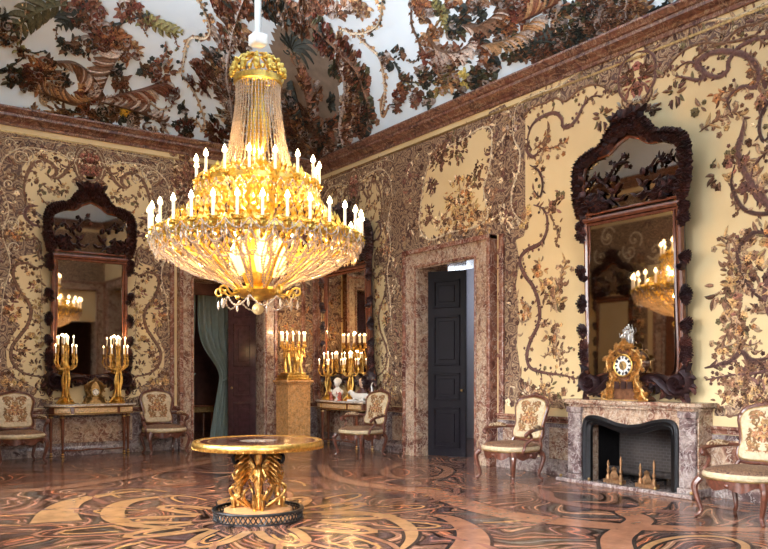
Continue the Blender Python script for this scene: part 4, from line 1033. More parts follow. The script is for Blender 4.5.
    for s in (-1, 1):
        for yb, w_ in ((-.255, .285), (.235, .235)):
            l = MB(); f = -1 if yb < 0 else 1
            P = catmull([(s*w_, yb, .37), (s*(w_+.03), yb+f*.035, .30), (s*(w_+.012), yb+f*.02, .18), (s*(w_-.012), yb, .075), (s*(w_+.012), yb+f*.025, .02)], 5)
            R_ = [.038-.020*min(1, i/(len(P)*.75)) for i in range(len(P))]; R_[-1] = .02; R_[-2] = .018
            l.tube(P, R_, 8); l.ball((s*(w_+.015), yb+f*.03, .02), .0205, 8)
            lo = l.build('leg', M['chair_wood'], t)
            g = MB(); g.ball((s*(w_+.022), yb+f*.035, .315), .022, 8, 1.3); g.build('gilt_mount', M['gold_dull'], lo)
    return t
arm0 = make_armchair()
CH = [(-5.98, -.66, 0, 'carved armchair on the far left, at the left end of the console table'),
      (-3.58, -.64, 0, 'carved armchair between the left console table and the curtained doorway'),
      (-.93, -3.08, -1.45, 'carved armchair between the corner console table and the open dark door'),
      (-.92, -6.74, -PI/2, 'carved armchair between the open dark door and the fireplace'),
      (-1.05, -10.15, -PI/2, 'carved armchair right of the fireplace, nearest one, cut by the right edge')]
for i, (x, y, r, lb) in enumerate(CH):
    o = arm0 if i == 0 else dup(arm0)
    o.location = (x, y, 0); o.rotation_euler = (0, 0, r); tag(o, lb, 'armchair', 'carved armchairs along the walls')

# ---------------------------------------------------------------- console tables
M['veneer'] = simple('honey_marquetry_panel', (.62, .40, .20), .3, mott=.45, scale=35)
M['console_top'] = marble('grey_cream_marble_slab', [(.30, .24, .20), (.55, .47, .38), (.40, .32, .26)], 6, .15)
def make_console():
    t = thing('console_table', (0, 0, 0))
    W, D = .74, .44
    def out(k, m=0.0):
        pts = [(-W*k-m, 0), (-W*k-m, -.16*k-m)]
        for i in range(13):
            a = PI*(i/12); pts.append((-math.cos(a)*(W*k+m)*.985, -(.22*k)-(D-.22)*k*math.sin(a)**.8-m))
        return pts+[(W*k+m, -.16*k-m), (W*k+m, 0)]
    def slab(k, m, z0, z1, nm, mt, bv=0): return MB().prism(out(k, m), z0, z1, 'z').build(nm, mt, t, smooth=False, bevel=bv)
    slab(1, .02, .885, .915, 'tabletop', M['console_top'], .006)
    slab(1, .012, .87, .885, 'gilt_rim', M['gold_dull'])
    fr = slab(.97, -.005, .745, .87, 'frieze', M['mahogany'])
    slab(.97, .008, .735, .748, 'lower_rim', M['gold_dull'])
    # marquetry panels on the bowed front
    def front(x): 
        a = math.acos(max(-1, min(1, -x/(W*.97*.985)))); return -(.22*.97)-(D-.22)*.97*math.sin(a)**.8+.005
    for (x0, x1) in ((-.66, -.42), (-.36, .36), (.42, .66)):
        mb = MB(); n = 8
        for sgn, z0, z1 in ((0, .765, .85),):
            vs = []
            for i in range(n+1):
                x = x0+(x1-x0)*i/n; y = front(x)
                vs += [(x, y-.012, z0), (x, y-.012, z1), (x, y+.01, z0), (x, y+.01, z1)]
            fs = []
            for i in range(n):
                a, b = 4*i, 4*i+4
                fs += [(a, b, b+1, a+1), (a+1, b+1, b+3, a+3), (a, a+2, b+2, b)]
            fs += [(0, 1, 3, 2), (4*n, 4*n+2, 4*n+3, 4*n+1)]
            mb.add(vs, fs)
        p = mb.build('marquetry_panel', M['veneer'], t, smooth=False)
        g = MB(); g.tube([(x0+(x1-x0)*i/n, front(x0+(x1-x0)*i/n)-.013, z) for z, rng in ((.765, range(n+1)), (.85, range(n, -1, -1))) for i in rng], .005, 5, True); g.build('gilt_fillet', M['gold_warm'], p)
    for x, y in ((-.52, -.29), (.52, -.29), (-.66, -.06), (.66, -.06)):
        l = MB(); l.lathe([(.001, .0), (.018, .0), (.022, .03), (.013, .05), (.016, .06), (.032, .66), (.038, .68), (.032, .70), (.04, .74), (.001, .74)], (x, y, 0), 12, flute=(6, .06))
        lo = l.build('leg', M['mahogany'], t)
        g = MB()
        for z, r in ((.685, .042), (.06, .022), (.02, .026)): g.lathe([(r*.7, z-.012), (r, z-.006), (r, z+.006), (r*.7, z+.012)], (x, y, 0), 12)
        g.build('gilt_collar', M['gold_warm'], lo)
    s = MB(); s.tube(catmull([(-.50, -.28, .12), (-.2, -.14, .10), (0, -.2, .12), (.2, -.14, .10), (.50, -.28, .12)], 6), .014, 6); s.build('stretcher', M['mahogany'], t)
    return t
con0 = make_console(); con0.location = (-4.72, -.07, 0); tag(con0, 'bow-fronted console table with honey panels under the left wall mirror', 'console table', 'console tables under the mirrors')
con1 = dup(con0); con1.scale = (1.2, 1.05, 1); con1.location = (-.07, -1.46, 0); con1.rotation_euler.z = -PI/2; tag(con1, 'bow-fronted console table in the far corner, left of an armchair', 'console table')

# ---------------------------------------------------------------- mirrors
m, nt, b = newmat('old_mirror_glass'); b.inputs['Base Color'].default_value = (.54, .48, .42, 1); b.inputs['Metallic'].default_value = 1; b.inputs['Roughness'].default_value = .03
M['mirror'] = m
M['mirror_carve'] = tinted('carved_dark_rosewood', .38, 30, .5, .5, bmp=.4)
def make_mirror():
    t = thing('wall_mirror', (0, 0, 0))
    H = [(.0, .09), (.14, .12), (.30, .13), (.46, .03), (.60, .0), (.71, .08), (.72, .24), (.665, .42), (.66, .6), (.67, 1.2), (.66, 2.1), (.68, 2.40), (.725, 2.60), (.73, 2.92), (.66, 3.08), (.50, 3.14), (.34, 3.18), (.20, 3.36), (0, 3.44)]
    Hc = cat2(H, 4)
    loop = Hc+[(-x, z) for x, z in reversed(Hc[1:-1])]
    inn = [(0, .24), (.16, .26), (.36, .28), (.54, .25), (.59, .45), (.58, 1.2), (.58, 2.24)]
    lower = cat2(inn, 4); lower = lower+[(-x, z) for x, z in reversed(lower[:-1])][0:] if False else lower+[(-x, z) for x, z in reversed(lower[1:])]
    up = [(.60, 2.38), (.65, 2.55), (.67, 2.70), (.665, 2.90), (.60, 3.04), (.44, 3.09), (.28, 3.11), (.15, 3.20), (0, 3.26)]
    upc = cat2(up, 4); upper = upc+[(-x, z) for x, z in reversed(upc[:-1])]
    MB().prism(loop, -.045, -.005).build('back_board', M['dark_wood'], t, smooth=False)
    # a plate of glass each, seated in the rebate with a hair of yaw (old plates are never true)
    gl = MB().prism([(x, z-1.3) for x, z in lower], -.006, 0).build('mirror_plate', M['mirror'], t, smooth=False, loc=(0, -.075, 1.3))
    g2 = MB().prism([(x, z-2.8) for x, z in upper], -.006, 0).build('crest_mirror_plate', M['mirror'], t, smooth=False, loc=(0, -.062, 2.8))
    fr = MB()
    fr.tube([(x*.965, -.07, z) for x, z in loop], .045, 8, True, .8)
    fr.tube([(x*1.0, -.09, z) for x, z in lower], .020, 6, True)
    fr.tube([(x, -.08, z) for x, z in upper], .020, 6, True)
    # cross rail between the plates
    for z, r in ((2.30, .05), (2.245, .022), (2.375, .022)): fr.tube([(-.66, -.085, z), (-.3, -.095, z+.0), (.3, -.095, z), (.66, -.085, z)], r, 8, False, .8)
    # filled frame strip between outer and inner outlines
    for s in (-1, 1):
        fr.prism([(s*.57, .28), (s*.67, .28), (s*.67, 2.4), (s*.57, 2.4)], -.072, -.045)
    fr.build('frame', M['mahogany'], t)
    d = Deco(lambda u, v, h: (u, -.105-h, v), 0, 1.0); d.mir = 0.0
    D1 = (.030, .012, .013); D2 = (.016, .008, .010); D3 = (.065, .022, .018); cs = [D1, D2, D1, D3]
    # crest of oak leaves
    P = Hc
    for i in range(1, len(P)):
        x, z = P[i]; a = math.atan2(P[i][1]-P[i-1][1], P[i][0]-P[i-1][0])-PI/2
        if z > 2.35:
            for k in range(4):
                q = random.uniform(-.09, -.01)
                d.leaf(x+math.cos(a)*q, z+math.sin(a)*q, a+random.uniform(-1.3, 1.3), random.uniform(.10, .14), .10, random.choice(cs), random.uniform(-1.2, 1.2), .07)
                if k < 2: d.leaf(x+math.cos(a)*q, z+math.sin(a)*q, a+random.uniform(-.6, .6), .11, .11, D1, random.uniform(-1, 1), .09)
                if k == 2: d.flower(x+math.cos(a)*.03, z+math.sin(a)*.03, .075, random.choice(cs), 6, .08)
        elif z < .42:
            for k in range(1):
                q = random.uniform(-.09, .05)
                d.leaf(x+math.cos(a)*q, z+math.sin(a)*q, a+random.uniform(-1.2, 1.2), random.uniform(.09, .14), .07, random.choice(cs), random.uniform(-1, 1), .06)
        elif i % 2 == 0:
            for k in range(3): d.acanthus(x-.02, z, random.uniform(-1.3, 1.3), .14, .10, random.choice(cs), random.uniform(-.6, .6), .04, 4)
            d.flower(x+.02, z-.04, .06, D1, 6, .06)
    # big volutes at the feet
    d.spiral(.60, .15, .15, 1.2, 1.7, .10, D1, D2, -1, .09)
    d.ribbon([(.0, .17), (.15, .20), (.30, .20), (.42, .10), (.52, .02), (.64, .0)], .10, D1, D2, .08)
    d.spiral(.10, .20, .07, 2.6, 1.3, .05, D3, D2, 1, .07)
    d.spiral(.66, 1.55, .06, 1.2, 1.2, .04, D1, D2, -1, .06)
    for k in range(34): d.leaf(random.uniform(0, .2), random.uniform(3.28, 3.5), random.uniform(.2, 2.9), .15, .09, random.choice(cs), random.uniform(-.8, .8), .09)
    for k in range(26): d.leaf(random.uniform(.35, .64), random.uniform(2.40, 2.60), random.uniform(1.2, 3.8), .12, .07, random.choice(cs), random.uniform(-1, 1), .06)
    for k in range(26): x_ = random.uniform(.1, .6); d.leaf(x_, 2.46+.30*abs(math.sin(x_*6))*random.random(), random.uniform(.3, 2.8), .10, .045, random.choice(cs), random.uniform(-1.4, 1.4), .04)
    d.mir = None
    d.vine([(-.62, 2.7), (-.48, 2.86), (-.34, 2.74), (-.22, 2.86), (-.05, 3.02)], .03, D1, D2, cs, .05, .09, .04, .03)
    d.vine([(.6, 2.95), (.5, 2.82), (.4, 2.9), (.30, 2.78)], .02, D1, D2, cs, .05, .09, .04, .03); d.mir = 0.0
    d.ribbon([(.62, 2.45), (.50, 2.52), (.40, 2.46), (.28, 2.50), (.18, 2.42)], .05, D1, D2, .05)
    d.build('carved_foliage', M['mirror_carve'], t)
    return t
mir0 = make_mirror()
LEAN = .037
for i, (loc, rz, lb) in enumerate((((-.06, FPC+.02, 1.18), -PI/2, 'tall dark carved mirror above the marble fireplace'),
                      ((-4.74, -.06, 1.18), 0, 'tall dark carved mirror above the left console table'),
                      ((-.06, -1.45, 1.18), -PI/2, 'tall dark carved mirror in the far corner, partly behind the chandelier'),
                      ((RX+.06, -.98, 1.18), PI/2, 'dark carved mirror seen only reflected inside the mirror over the fireplace'))):
    o = mir0 if i == 0 else dup(mir0)
    if i:
        for c in kids(o):
            if c.name.startswith('mirror_plate'): c.rotation_euler = (-LEAN*.9, 0, 0); c.location.y = -.09
    o.scale = ((1.10, .97, 1.22, .85)[i], 1, 1)
    o.location = loc; o.rotation_euler = (LEAN, 0, rz); tag(o, lb, 'mirror', 'tall carved mirrors')
    if i == 0:
        for c in kids(o):
            if c.name.startswith('mirror_plate'): c.rotation_euler = (-LEAN-.004, 0, 0.0); c.location.y -= .045
COL.objects[-1]

# ---------------------------------------------------------------- fireplace
def make_fireplace():
    t = thing('fireplace', (0, FPC, 0), -PI/2, 'violet and cream marble fireplace with moulded shelf and black opening', 'fireplace')
    W0, HO = .70, .90
    def arch(k=1, dz=0):
        return [(W0*k, 0), (W0*k, .74+dz), (W0*k-.03, .84+dz), (W0*k-.12, .875+dz), (.42, .86+dz), (.20, .80+dz), (0, .775+dz)]
    A = cat2(arch()[1:], 5); A = [(W0, 0)]+A
    loop = A+[(-x, z) for x, z in reversed(A[:-1])]
    outer = [(-.98, 0), (-.98, 1.02), (.98, 1.02), (.98, 0)]
    # front slab with the shaped opening: quads from opening outline to the outer rectangle
    mb = MB(); pts = []
    for (x, z) in loop:
        if abs(x) >= W0-.001 and z < .76: o = (.98 if x > 0 else -.98, z)
        else: o = (x/W0*.98, 1.02)
        pts.append((x, z, o))
    n = len(pts); vs = []
    for y in (-.28, .0):
        for x, z, o in pts: vs += [(x, y, z), (o[0], y, o[1])]
    m2 = 2*n; fs = []
    for i in range(n-1):
        a = 2*i; fs += [(a, a+1, a+3, a+2), (m2+a+2, m2+a+3, m2+a+1, m2+a), (a, a+2, m2+a+2, m2+a), (a+1, m2+a+1, m2+a+3, a+3)]
    mb.add(vs, fs)
    mb.build('surround', M['pink_marble'], t, smooth=False)
    for s in (-1, 1):
        pl = MB()
        x0, x1 = sorted((s*.74, s*.96)); pl.box(x0, x1, -.32, -.27, .10, .92); pl.box(x0-.015, x1+.03, -.34, 0, 0, .10); pl.box(x0-.015, x1+.015, -.335, 0, .92, 1.0); pl.build('pilaster', M['dado_marble'], t, smooth=False, bevel=.012)
    sh = MB()
    def shelf(w, d, z0, z1):
        sh.prism([(-w, 0), (-w, -d+.06), (-w+.06, -d), (-.35, -d+.02), (0, -d-.02), (.35, -d+.02), (w-.06, -d), (w, -d+.06), (w, 0)], z0, z1, 'z')
    shelf(1.04, .37, 1.055, 1.10); shelf(1.01, .345, 1.035, 1.055); shelf(.99, .32, 1.0, 1.035)
    sh.build('mantel_shelf', M['pink_marble'], t, smooth=False, bevel=.01)
    ir = MB(); P = [(x*.985, -.285, z*.985) for x, z in loop]; ir.tube(P, .040, 6)
    P2 = [(x*.93, -.25, z*.93) for x, z in loop]; ir.tube(P2, .05, 6)
    ir.build('iron_lining', M['iron'], t)
    fb = MB(); D = .48
    fb.box(-.72, -.705, -.25, D, 0, .95); fb.box(.705, .72, -.25, D, 0, .95); fb.box(-.72, .72, -.25, D, .95, .97)
    fb.build('firebox', M['iron'], t, smooth=False)
    br = MB(); br.box(-.71, .71, D-.03, D, 0, .95)
    m, nt, b = newmat('sooty_brick'); co = coords(nt)
    bt = N(nt, 'ShaderNodeTexBrick'); bt.inputs['Color1'].default_value = (.045, .032, .028, 1); bt.inputs['Color2'].default_value = (.03, .022, .02, 1); bt.inputs['Mortar'].default_value = (.06, .052, .05, 1)
    bt.inputs['Scale'].default_value = 6; bt.inputs['Mortar Size'].default_value = .03
    mp = nt.nodes.new('ShaderNodeMapping'); mp.inputs['Rotation'].default_value = (PI/2, 0, 0); nt.links.new(co, mp.inputs[0]); nt.links.new(mp.outputs[0], bt.inputs['Vector'])
    nt.links.new(bt.outputs[0], b.inputs['Base Color']); b.inputs['Roughness'].default_value = .8; bump(nt, b, bt.outputs['Fac'], -.6)
    br.build('fireback', m, t, smooth=False)
    he = MB(); he.box(-.70, .70, -.25, D-.03, 0, .012); he.build('hearth', M['dado_marble'], t, smooth=False)
    return t
make_fireplace()
fen = thing('fireplace_fender', (-.42, FPC, 0), -PI/2, 'low dark stone curb on the floor before the fireplace', 'fender')
MB().box(-1.02, 1.02, -.07, .055, 0.002, .05).build('curb', M['dado_marble'], fen, smooth=False, bevel=.012)
for x in (-.98, -.5, 0, .5, .98): MB().ball((x, -.01, .07), .022, 8).build('gilt_knob', M['gold_dull'], fen)
def make_andiron():
    t = thing('andiron', (0, 0, 0))
    g = MB(); g.box(-.15, .15, -.04, .04, 0, .05)
    for x, h in ((-.10, .30), (.10, .36)): g.lathe([(.001, .05), (.035, .05), (.03, .09), (.014, .12), (.026, .16), (.012, .20), (.02, h-.06), (.010, h-.02), (.001, h)], (x, 0, 0), 10)
    g.lathe([(.001, .05), (.05, .05), (.06, .10), (.03, .16), (.04, .19), (.001, .22)], (0, -.01, 0), 10, flute=(6, .15))
    g.build('gilt_front', simple('sooty_gilt', (.25, .13, .06), .5, .7, mott=.4, scale=24), t)
    b_ = MB(); b_.box(-.012, .012, .04, .40, .06, .085); b_.box(-.012, .012, .36, .38, 0, .06); b_.build('log_bar', M['iron'], t, smooth=False)
    return t
an = make_andiron(); an.location = (-.12, FPC+.34, .012); an.rotation_euler.z = -PI/2; tag(an, 'worn gilt andiron with spires in the fireplace, the left one', 'andiron', 'andirons in the fireplace')
an2 = dup(an); an2.location = (-.12, FPC-.16, .012); tag(an2, 'worn gilt andiron with spires in the fireplace, the right one', 'andiron')
lg = MB(); lg.tube([(-.55, 0, 0), (-.2, .01, .005), (.2, -.005, 0), (.55, .01, .0)], [.05, .055, .05, .045], 10)
o = lg.build('fire_log', simple('charred_log', (.03, .022, .02), .9, mott=.5, scale=20, bmp=.8), None); o.location = (.12, FPC+.05, .155); o.rotation_euler.z = -PI/2
tag(o, 'charred dark log lying across the two andirons', 'log')
# ================================================================ gilt pieces, candles
M['wax'] = simple('ivory_candle', (.90, .84, .70), .5)
m, nt, b = newmat('candle_sleeve_lit'); b.inputs['Base Color'].default_value = (.9, .85, .72, 1); b.inputs['Emission Color'].default_value = (1, .86, .62, 1); b.inputs['Emission Strength'].default_value = .35; M['wax'] = m
M['flame'] = emit('candle_bulb_light', (1.0, .78, .42), 14.0)
m, nt, b = newmat('cut_crystal'); b.inputs['Base Color'].default_value = (.84, .72, .58, 1); b.inputs['Roughness'].default_value = .12; b.inputs['Transmission Weight'].default_value = .55; b.inputs['IOR'].default_value = 1.5
M['crystal'] = m
M['porcelain'] = simple('white_glazed_porcelain', (.82, .81, .77), .2)
def candle(x, y, z, h, parent, r=.010, flame=.045):
    c = MB().lathe([(.001, 0), (r, 0), (r, h), (.001, h)], (x, y, z), 8).build('candle', M['wax'], parent)
    f = MB().lathe([(.001, 0), (flame*.30, flame*.25), (flame*.26, flame*.5), (flame*.1, flame*.85), (.001, flame)], (x, y, z+h-.003), 8).build('flame', M['flame'], c)
    return c
def scup(g, x, y, z, r=.028):
    g.lathe([(.001, -.03), (.008, -.028), (.012, -.01), (r, 0), (r*1.05, .006), (.012, .006), (.012, .025), (.016, .032), (.001, .032)], (x, y, z), 10)

def make_candelabrum():
    t = thing('candelabrum', (0, 0, 0))
    b_ = MB(); b_.lathe([(.001, 0), (.13, 0), (.135, .02), (.11, .035), (.12, .05), (.08, .08), (.05, .11), (.001, .12)], (0, 0, 0), 24, flute=(3, .12))
    for k in range(3):
        a = 2*PI*k/3+.5; b_.tube(catmull([(math.cos(a)*.05, math.sin(a)*.05, .12), (math.cos(a)*.10, math.sin(a)*.10, .09), (math.cos(a)*.14, math.sin(a)*.14, .03), (math.cos(a)*.165, math.sin(a)*.165, .02)], 4), .014, 6)
    b_.build('base', M['gold_warm'], t)
    s = MB()
    for k in range(3):      # three slender figures back to back carry the arms
        a = 2*PI*k/3+.3; P = catmull([(math.cos(a+q*1.4)*r, math.sin(a+q*1.4)*r, z) for q, r, z in ((0, .075, .11), (.3, .045, .25), (.55, .06, .42), (.8, .04, .56), (1, .05, .66))], 4)
        s.tube(P, [.016, .018, .02, .02, .021, .026, .030, .030, .028, .024, .020, .02, .022, .02, .016, .014, .012][:len(P)], 7)
        s.ball((math.cos(a+.9)*.06, math.sin(a+.9)*.06, .60), .03, 8)
    s.lathe([(.02, .1), (.03, .2), (.015, .4), (.02, .6), (.045, .66), (.03, .70), (.015, .80), (.022, .86), (.001, .88)], (0, 0, 0), 10)
    s.build('figure_stem', M['gold_warm'], t)
    for k in range(8):
        tier = k % 2; a = 2*PI*k/8+.2; r = .20 if tier == 0 else .13; z0 = .64; z1 = .84 if tier == 0 else .99
        g = MB(); P = catmull([(0.02*math.cos(a), .02*math.sin(a), z0), (r*.6*math.cos(a), r*.6*math.sin(a), z0-.04), (r*math.cos(a), r*math.sin(a), z0+.06), (r*.95*math.cos(a), r*.95*math.sin(a), z1-.02)], 5)
        g.tube(P, .009, 6); g.tube([(x_+.02*math.sin(i), y_+.02*math.cos(i), z_) for i, (x_, y_, z_) in enumerate(P)], .006, 5)
        for q in (4, 8, 12): g.ball(P[q], .020, 6)
        scup(g, P[-1][0], P[-1][1], z1)
        ao = g.build('arm', M['gold_warm'], t)
        candle(P[-1][0], P[-1][1], z1+.03, .12, ao)
    g = MB(); scup(g, 0, 0, 1.02); g.tube([(0, 0, .86), (0, 0, 1.0)], .01, 6); ao = g.build('arm', M['gold_warm'], t); candle(0, 0, 1.05, .12, ao)
    for k in range(24):
        pass
    return t
cn0 = make_candelabrum()
for i, (x, y, z, r, lb, w_) in enumerate(((-5.18, -.34, .915, .1, 'gilt candelabrum with lit candles at the left end of the left console table', 9),
                              (-4.30, -.33, .915, .5, 'gilt candelabrum with lit candles at the right end of the left console table', 9),
                              (-.28, -1.72, .915, .2, 'gilt candelabrum with lit candles on the corner console, behind the white animal figure', 12),
                              (-.30, -.92, .915, .9, 'gilt candelabrum with lit candles at the left end of the corner console', 9))):
    o = cn0 if i == 0 else dup(cn0)
    o.location = (x, y, z); o.rotation_euler.z = r; tag(o, lb, 'candelabrum', 'gilt candelabra on the console tables')
    if i >= 2: o.scale = (.92, .92, .80)
    lamp('candle_light', (0, 0, 1.195), w_, (1, .60, .25), .12, o)

# ---- pedestal with the gilt candle group beside the curtained doorway
pd = thing('pedestal', (-.93, -.62, 0), 0, 'square honey-coloured pedestal with moulded cap in the far corner', 'pedestal')
M['ochre'] = marble('honey_yellow_marble', [(.50, .22, .07), (.66, .34, .12), (.58, .28, .10)], 4, .25, (.7, .42, .2))
MB().box(-.25, .25, -.25, .25, .14, 1.22).build('shaft', M['ochre'], pd, smooth=False)
MB().box(-.29, .29, -.29, .29, 0, .14).build('plinth', M['ochre'], pd, smooth=False, bevel=.02)
mb = MB(); mb.box(-.27, .27, -.27, .27, 1.22, 1.26); mb.box(-.30, .30, -.30, .30, 1.26, 1.31); mb.build('cap', M['ochre'], pd, smooth=False, bevel=.01)
gr = thing('candle_group', (-.93, -.62, 1.31), 0, 'gilt bronze figure group with a row of lit candles, standing on the honey pedestal', 'candelabrum')
mb = MB(); mb.box(-.27, .27, -.25, .25, 0, .045); mb.box(-.24, .24, -.22, .22, .045, .10); mb.box(-.2, .2, -.18, .18, .10, .15); mb.build('base', M['gold_warm'], gr, smooth=False, bevel=.012)
mb = MB()
for (x, y) in ((-.13, -.1), (.0, -.14), (.13, -.1), (-.1, .1), (.1, .1)):
    h = .52; ph = random.uniform(0, 6)
    P = [(x+.02*math.sin(ph+q*5), y+.02*math.cos(ph+q*5), .15+h*q) for q in (0, .12, .25, .4, .55, .7, .8)]
    mb.tube(P, [.035, .026, .030, .042, .050, .046, .018], 8); mb.ball((P[-1][0], P[-1][1], P[-1][2]+.04), .036, 8, 1.2)
    for s in (-1, 1): mb.tube(catmull([(P[5][0]+s*.03, P[5][1], P[5][2]), (P[5][0]+s*.085, P[5][1]-.02, P[5][2]-.06), (P[5][0]+s*.06, P[5][1], P[5][2]+.12), (P[5][0]+s*.05, P[5][1], P[5][2]+.2)], 3), .014, 6)
mb.build('figure_group', M['gold_warm'], gr)
for k in range(12):
    a = 2*PI*k/12; r = .24
    g = MB(); P = catmull([(.05*math.cos(a), .05*math.sin(a), .62), (r*.6*math.cos(a), r*.6*math.sin(a), .60), (r*math.cos(a), r*math.sin(a), .66), (r*math.cos(a), r*math.sin(a), .72)], 4)
    g.tube(P, .012, 6); scup(g, P[-1][0], P[-1][1], .74, .032)
    for q in (3, 6, 9): g.ball(P[q], .024, 6)
    ao = g.build('arm', M['gold_warm'], gr); candle(P[-1][0], P[-1][1], .77, .15, ao, .012, .05)
lamp('candle_light', (0, -.02, .98), 14, (1, .60, .25), .15, gr)
lamp('candle_light', (-.32, -.36, .60), 4, (1, .60, .25), .1, gr)

# ---- small gilt clock on the left console
M['gold_clock'] = simple('old_brass', (.58, .36, .14), .38, .9, mott=.4, scale=24, bmp=.5)
def make_clock(name, loc, rz, H, W, D, dial_z, dial_r, wood, label, top):
    t = thing(name, loc, rz, label, 'clock'); k = H
    prof = [(0, 0), (.50, 0), (.52, .04), (.42, .10), (.46, .15), (.36, .22), (.28, .33), (.30, .42), (.40, .55), (.40, .66), (.32, .76), (.20, .82), (.12, .86), (0, .90)]
    P = cat2(prof, 4); loop = P+[(-x, z) for x, z in reversed(P[1:-1])]
    MB().prism([(x*W, z*k) for x, z in loop], -D/2, D/2).build('case', wood, t, bevel=.01)
    g = MB()
    for s in (-1, 1):
        for y in (-D/2-.006,): g.tube([(x*W*.97*s, y, z*k) for x, z in P], .012*(H/.6)**.5, 6)
    gg = Deco(lambda u, v, h: (u, -D/2-.004-h, v), 0, 1); gg.mir = 0.0
    G = (1, 1, 1)
    for kk in range(70):
        z = random.uniform(.02, .92); i = min(range(len(P)), key=lambda q: abs(P[q][1]-z)); x = P[i][0]*W*random.uniform(.6, 1.0)
        zz = z*k
        if math.hypot(x, zz-dial_z) < dial_r*1.25: continue
        gg.acanthus(x, zz, random.uniform(0, 6.28), .10*H, .06*H, G, random.uniform(-.9, .9), .02, 3)
    g.add(gg.v, gg.f)
    for s in (-1, 1): g.tube(catmull([(s*.42*W, -D/2, .0), (s*.50*W, -D/2-.02, .03*k), (s*.44*W, -D/2-.01, .10*k), (s*.38*W, -D/2, .2*k)], 4), .016*(H/.6)**.5, 6)
    g.build('gilt_mounts', M['gold_dull'] if not top else M['gold_clock'], t)
    dl = MB(); N_ = 32
    dl.add([(0, -D/2-.022, dial_z)]+[(dial_r*math.cos(2*PI*i/N_), -D/2-.018, dial_z+dial_r*math.sin(2*PI*i/N_)) for i in range(N_)], [(0, 1+(i+1) % N_, 1+i) for i in range(N_)])
    do = dl.build('dial', M['enamel'], t, smooth=False)
    rg = MB(); rg.tube([(dial_r*math.cos(2*PI*i/N_), -D/2-.02, dial_z+dial_r*math.sin(2*PI*i/N_)) for i in range(N_)], dial_r*.10, 6, True)
    rg.build('bezel', M['gold_warm'], do)
    nm = MB(); y = -D/2-.026
    for h in range(12):
        a = 2*PI*h/12; r0, r1 = dial_r*.64, dial_r*.90; w_ = dial_r*.07
        for off in ((-.12, .12) if h % 3 else (0,)):
            aa = a+off*.6; c, s_ = math.cos(aa), math.sin(aa)
            nm.add([(r0*c-w_*s_, y, dial_z+r0*s_+w_*c), (r0*c+w_*s_, y, dial_z+r0*s_-w_*c), (r1*c+w_*s_, y, dial_z+r1*s_-w_*c), (r1*c-w_*s_, y, dial_z+r1*s_+w_*c)], [(0, 1, 2, 3)])
    nm.build('numerals', M['ink'], do, smooth=False)
    if top:
        cc = MB(); cc.add([(0, y-.002, dial_z)]+[(dial_r*.42*math.cos(2*PI*i/20), y+.002, dial_z+dial_r*.42*math.sin(2*PI*i/20)) for i in range(20)], [(0, 1+(i+1) % 20, 1+i) for i in range(20)]); cc.build('dial_centre', M['gold_dull'], do, smooth=False)
    hd = MB(); hd.tube([(0, y-.006, dial_z), (-dial_r*.30, y-.006, dial_z+dial_r*.38)], dial_r*.03, 5); hd.tube([(0, y-.008, dial_z), (dial_r*.15, y-.008, dial_z-dial_r*.75)], dial_r*.025, 5)
    hd.build('hands', M['ink'], do)
    return t
M['enamel'] = simple('white_enamel_dial', (.82, .80, .74), .25); M['ink'] = simple('black_enamel', (.02, .02, .03), .3)
make_clock('mantel_clock', (-4.70, -.30, .9165), 0, .46, .36, .14, .20, .068, M['gold_dull'], 'small gilt clock with white dial between the candelabra on the left console', False)
ck = make_clock('mantel_clock', (-.24, -8.12, 1.103), -PI/2, .78, .66, .15, .44, .135, simple('brown_tortoiseshell', (.14, .06, .03), .25, mott=.6, scale=20), 'large gilt and tortoiseshell clock with round dial on the fireplace shelf', True)
mb = MB()
for x in (-.10, 0, .10): mb.box(x-.035, x+.035, -.095, -.075, .15, .24)
mb.build('dark_panel', M['dark_wood'], ck, smooth=False)
mb = MB()     # silvery figures on top
for s in (-1, 0, 1):
    x = s*.055; z = .68 if s else .72
    mb.tube([(x-.012, -.01, z), (x-.01, -.01, z+.07), (x, -.01, z+.11), (x, -.01, z+.17)], [.010, .014, .022, .016], 7)
    mb.tube([(x+.012, -.01, z), (x+.01, -.01, z+.07), (x, -.01, z+.11)], [.010, .014, .020], 7)
    mb.ball((x, -.012, z+.20), .020, 8, 1.2); mb.tube([(x-.02, -.01, z+.155), (x-.05, -.02, z+.12), (x-.04, -.04, z+.17)], .008, 5); mb.tube([(x+.02, -.01, z+.155), (x+.05, -.02, z+.19), (x+.03, -.03, z+.24)], .008, 5)
mb.build('figures', simple('silvered_bronze', (.55, .56, .56), .3, .8, mott=.3, scale=40), ck)

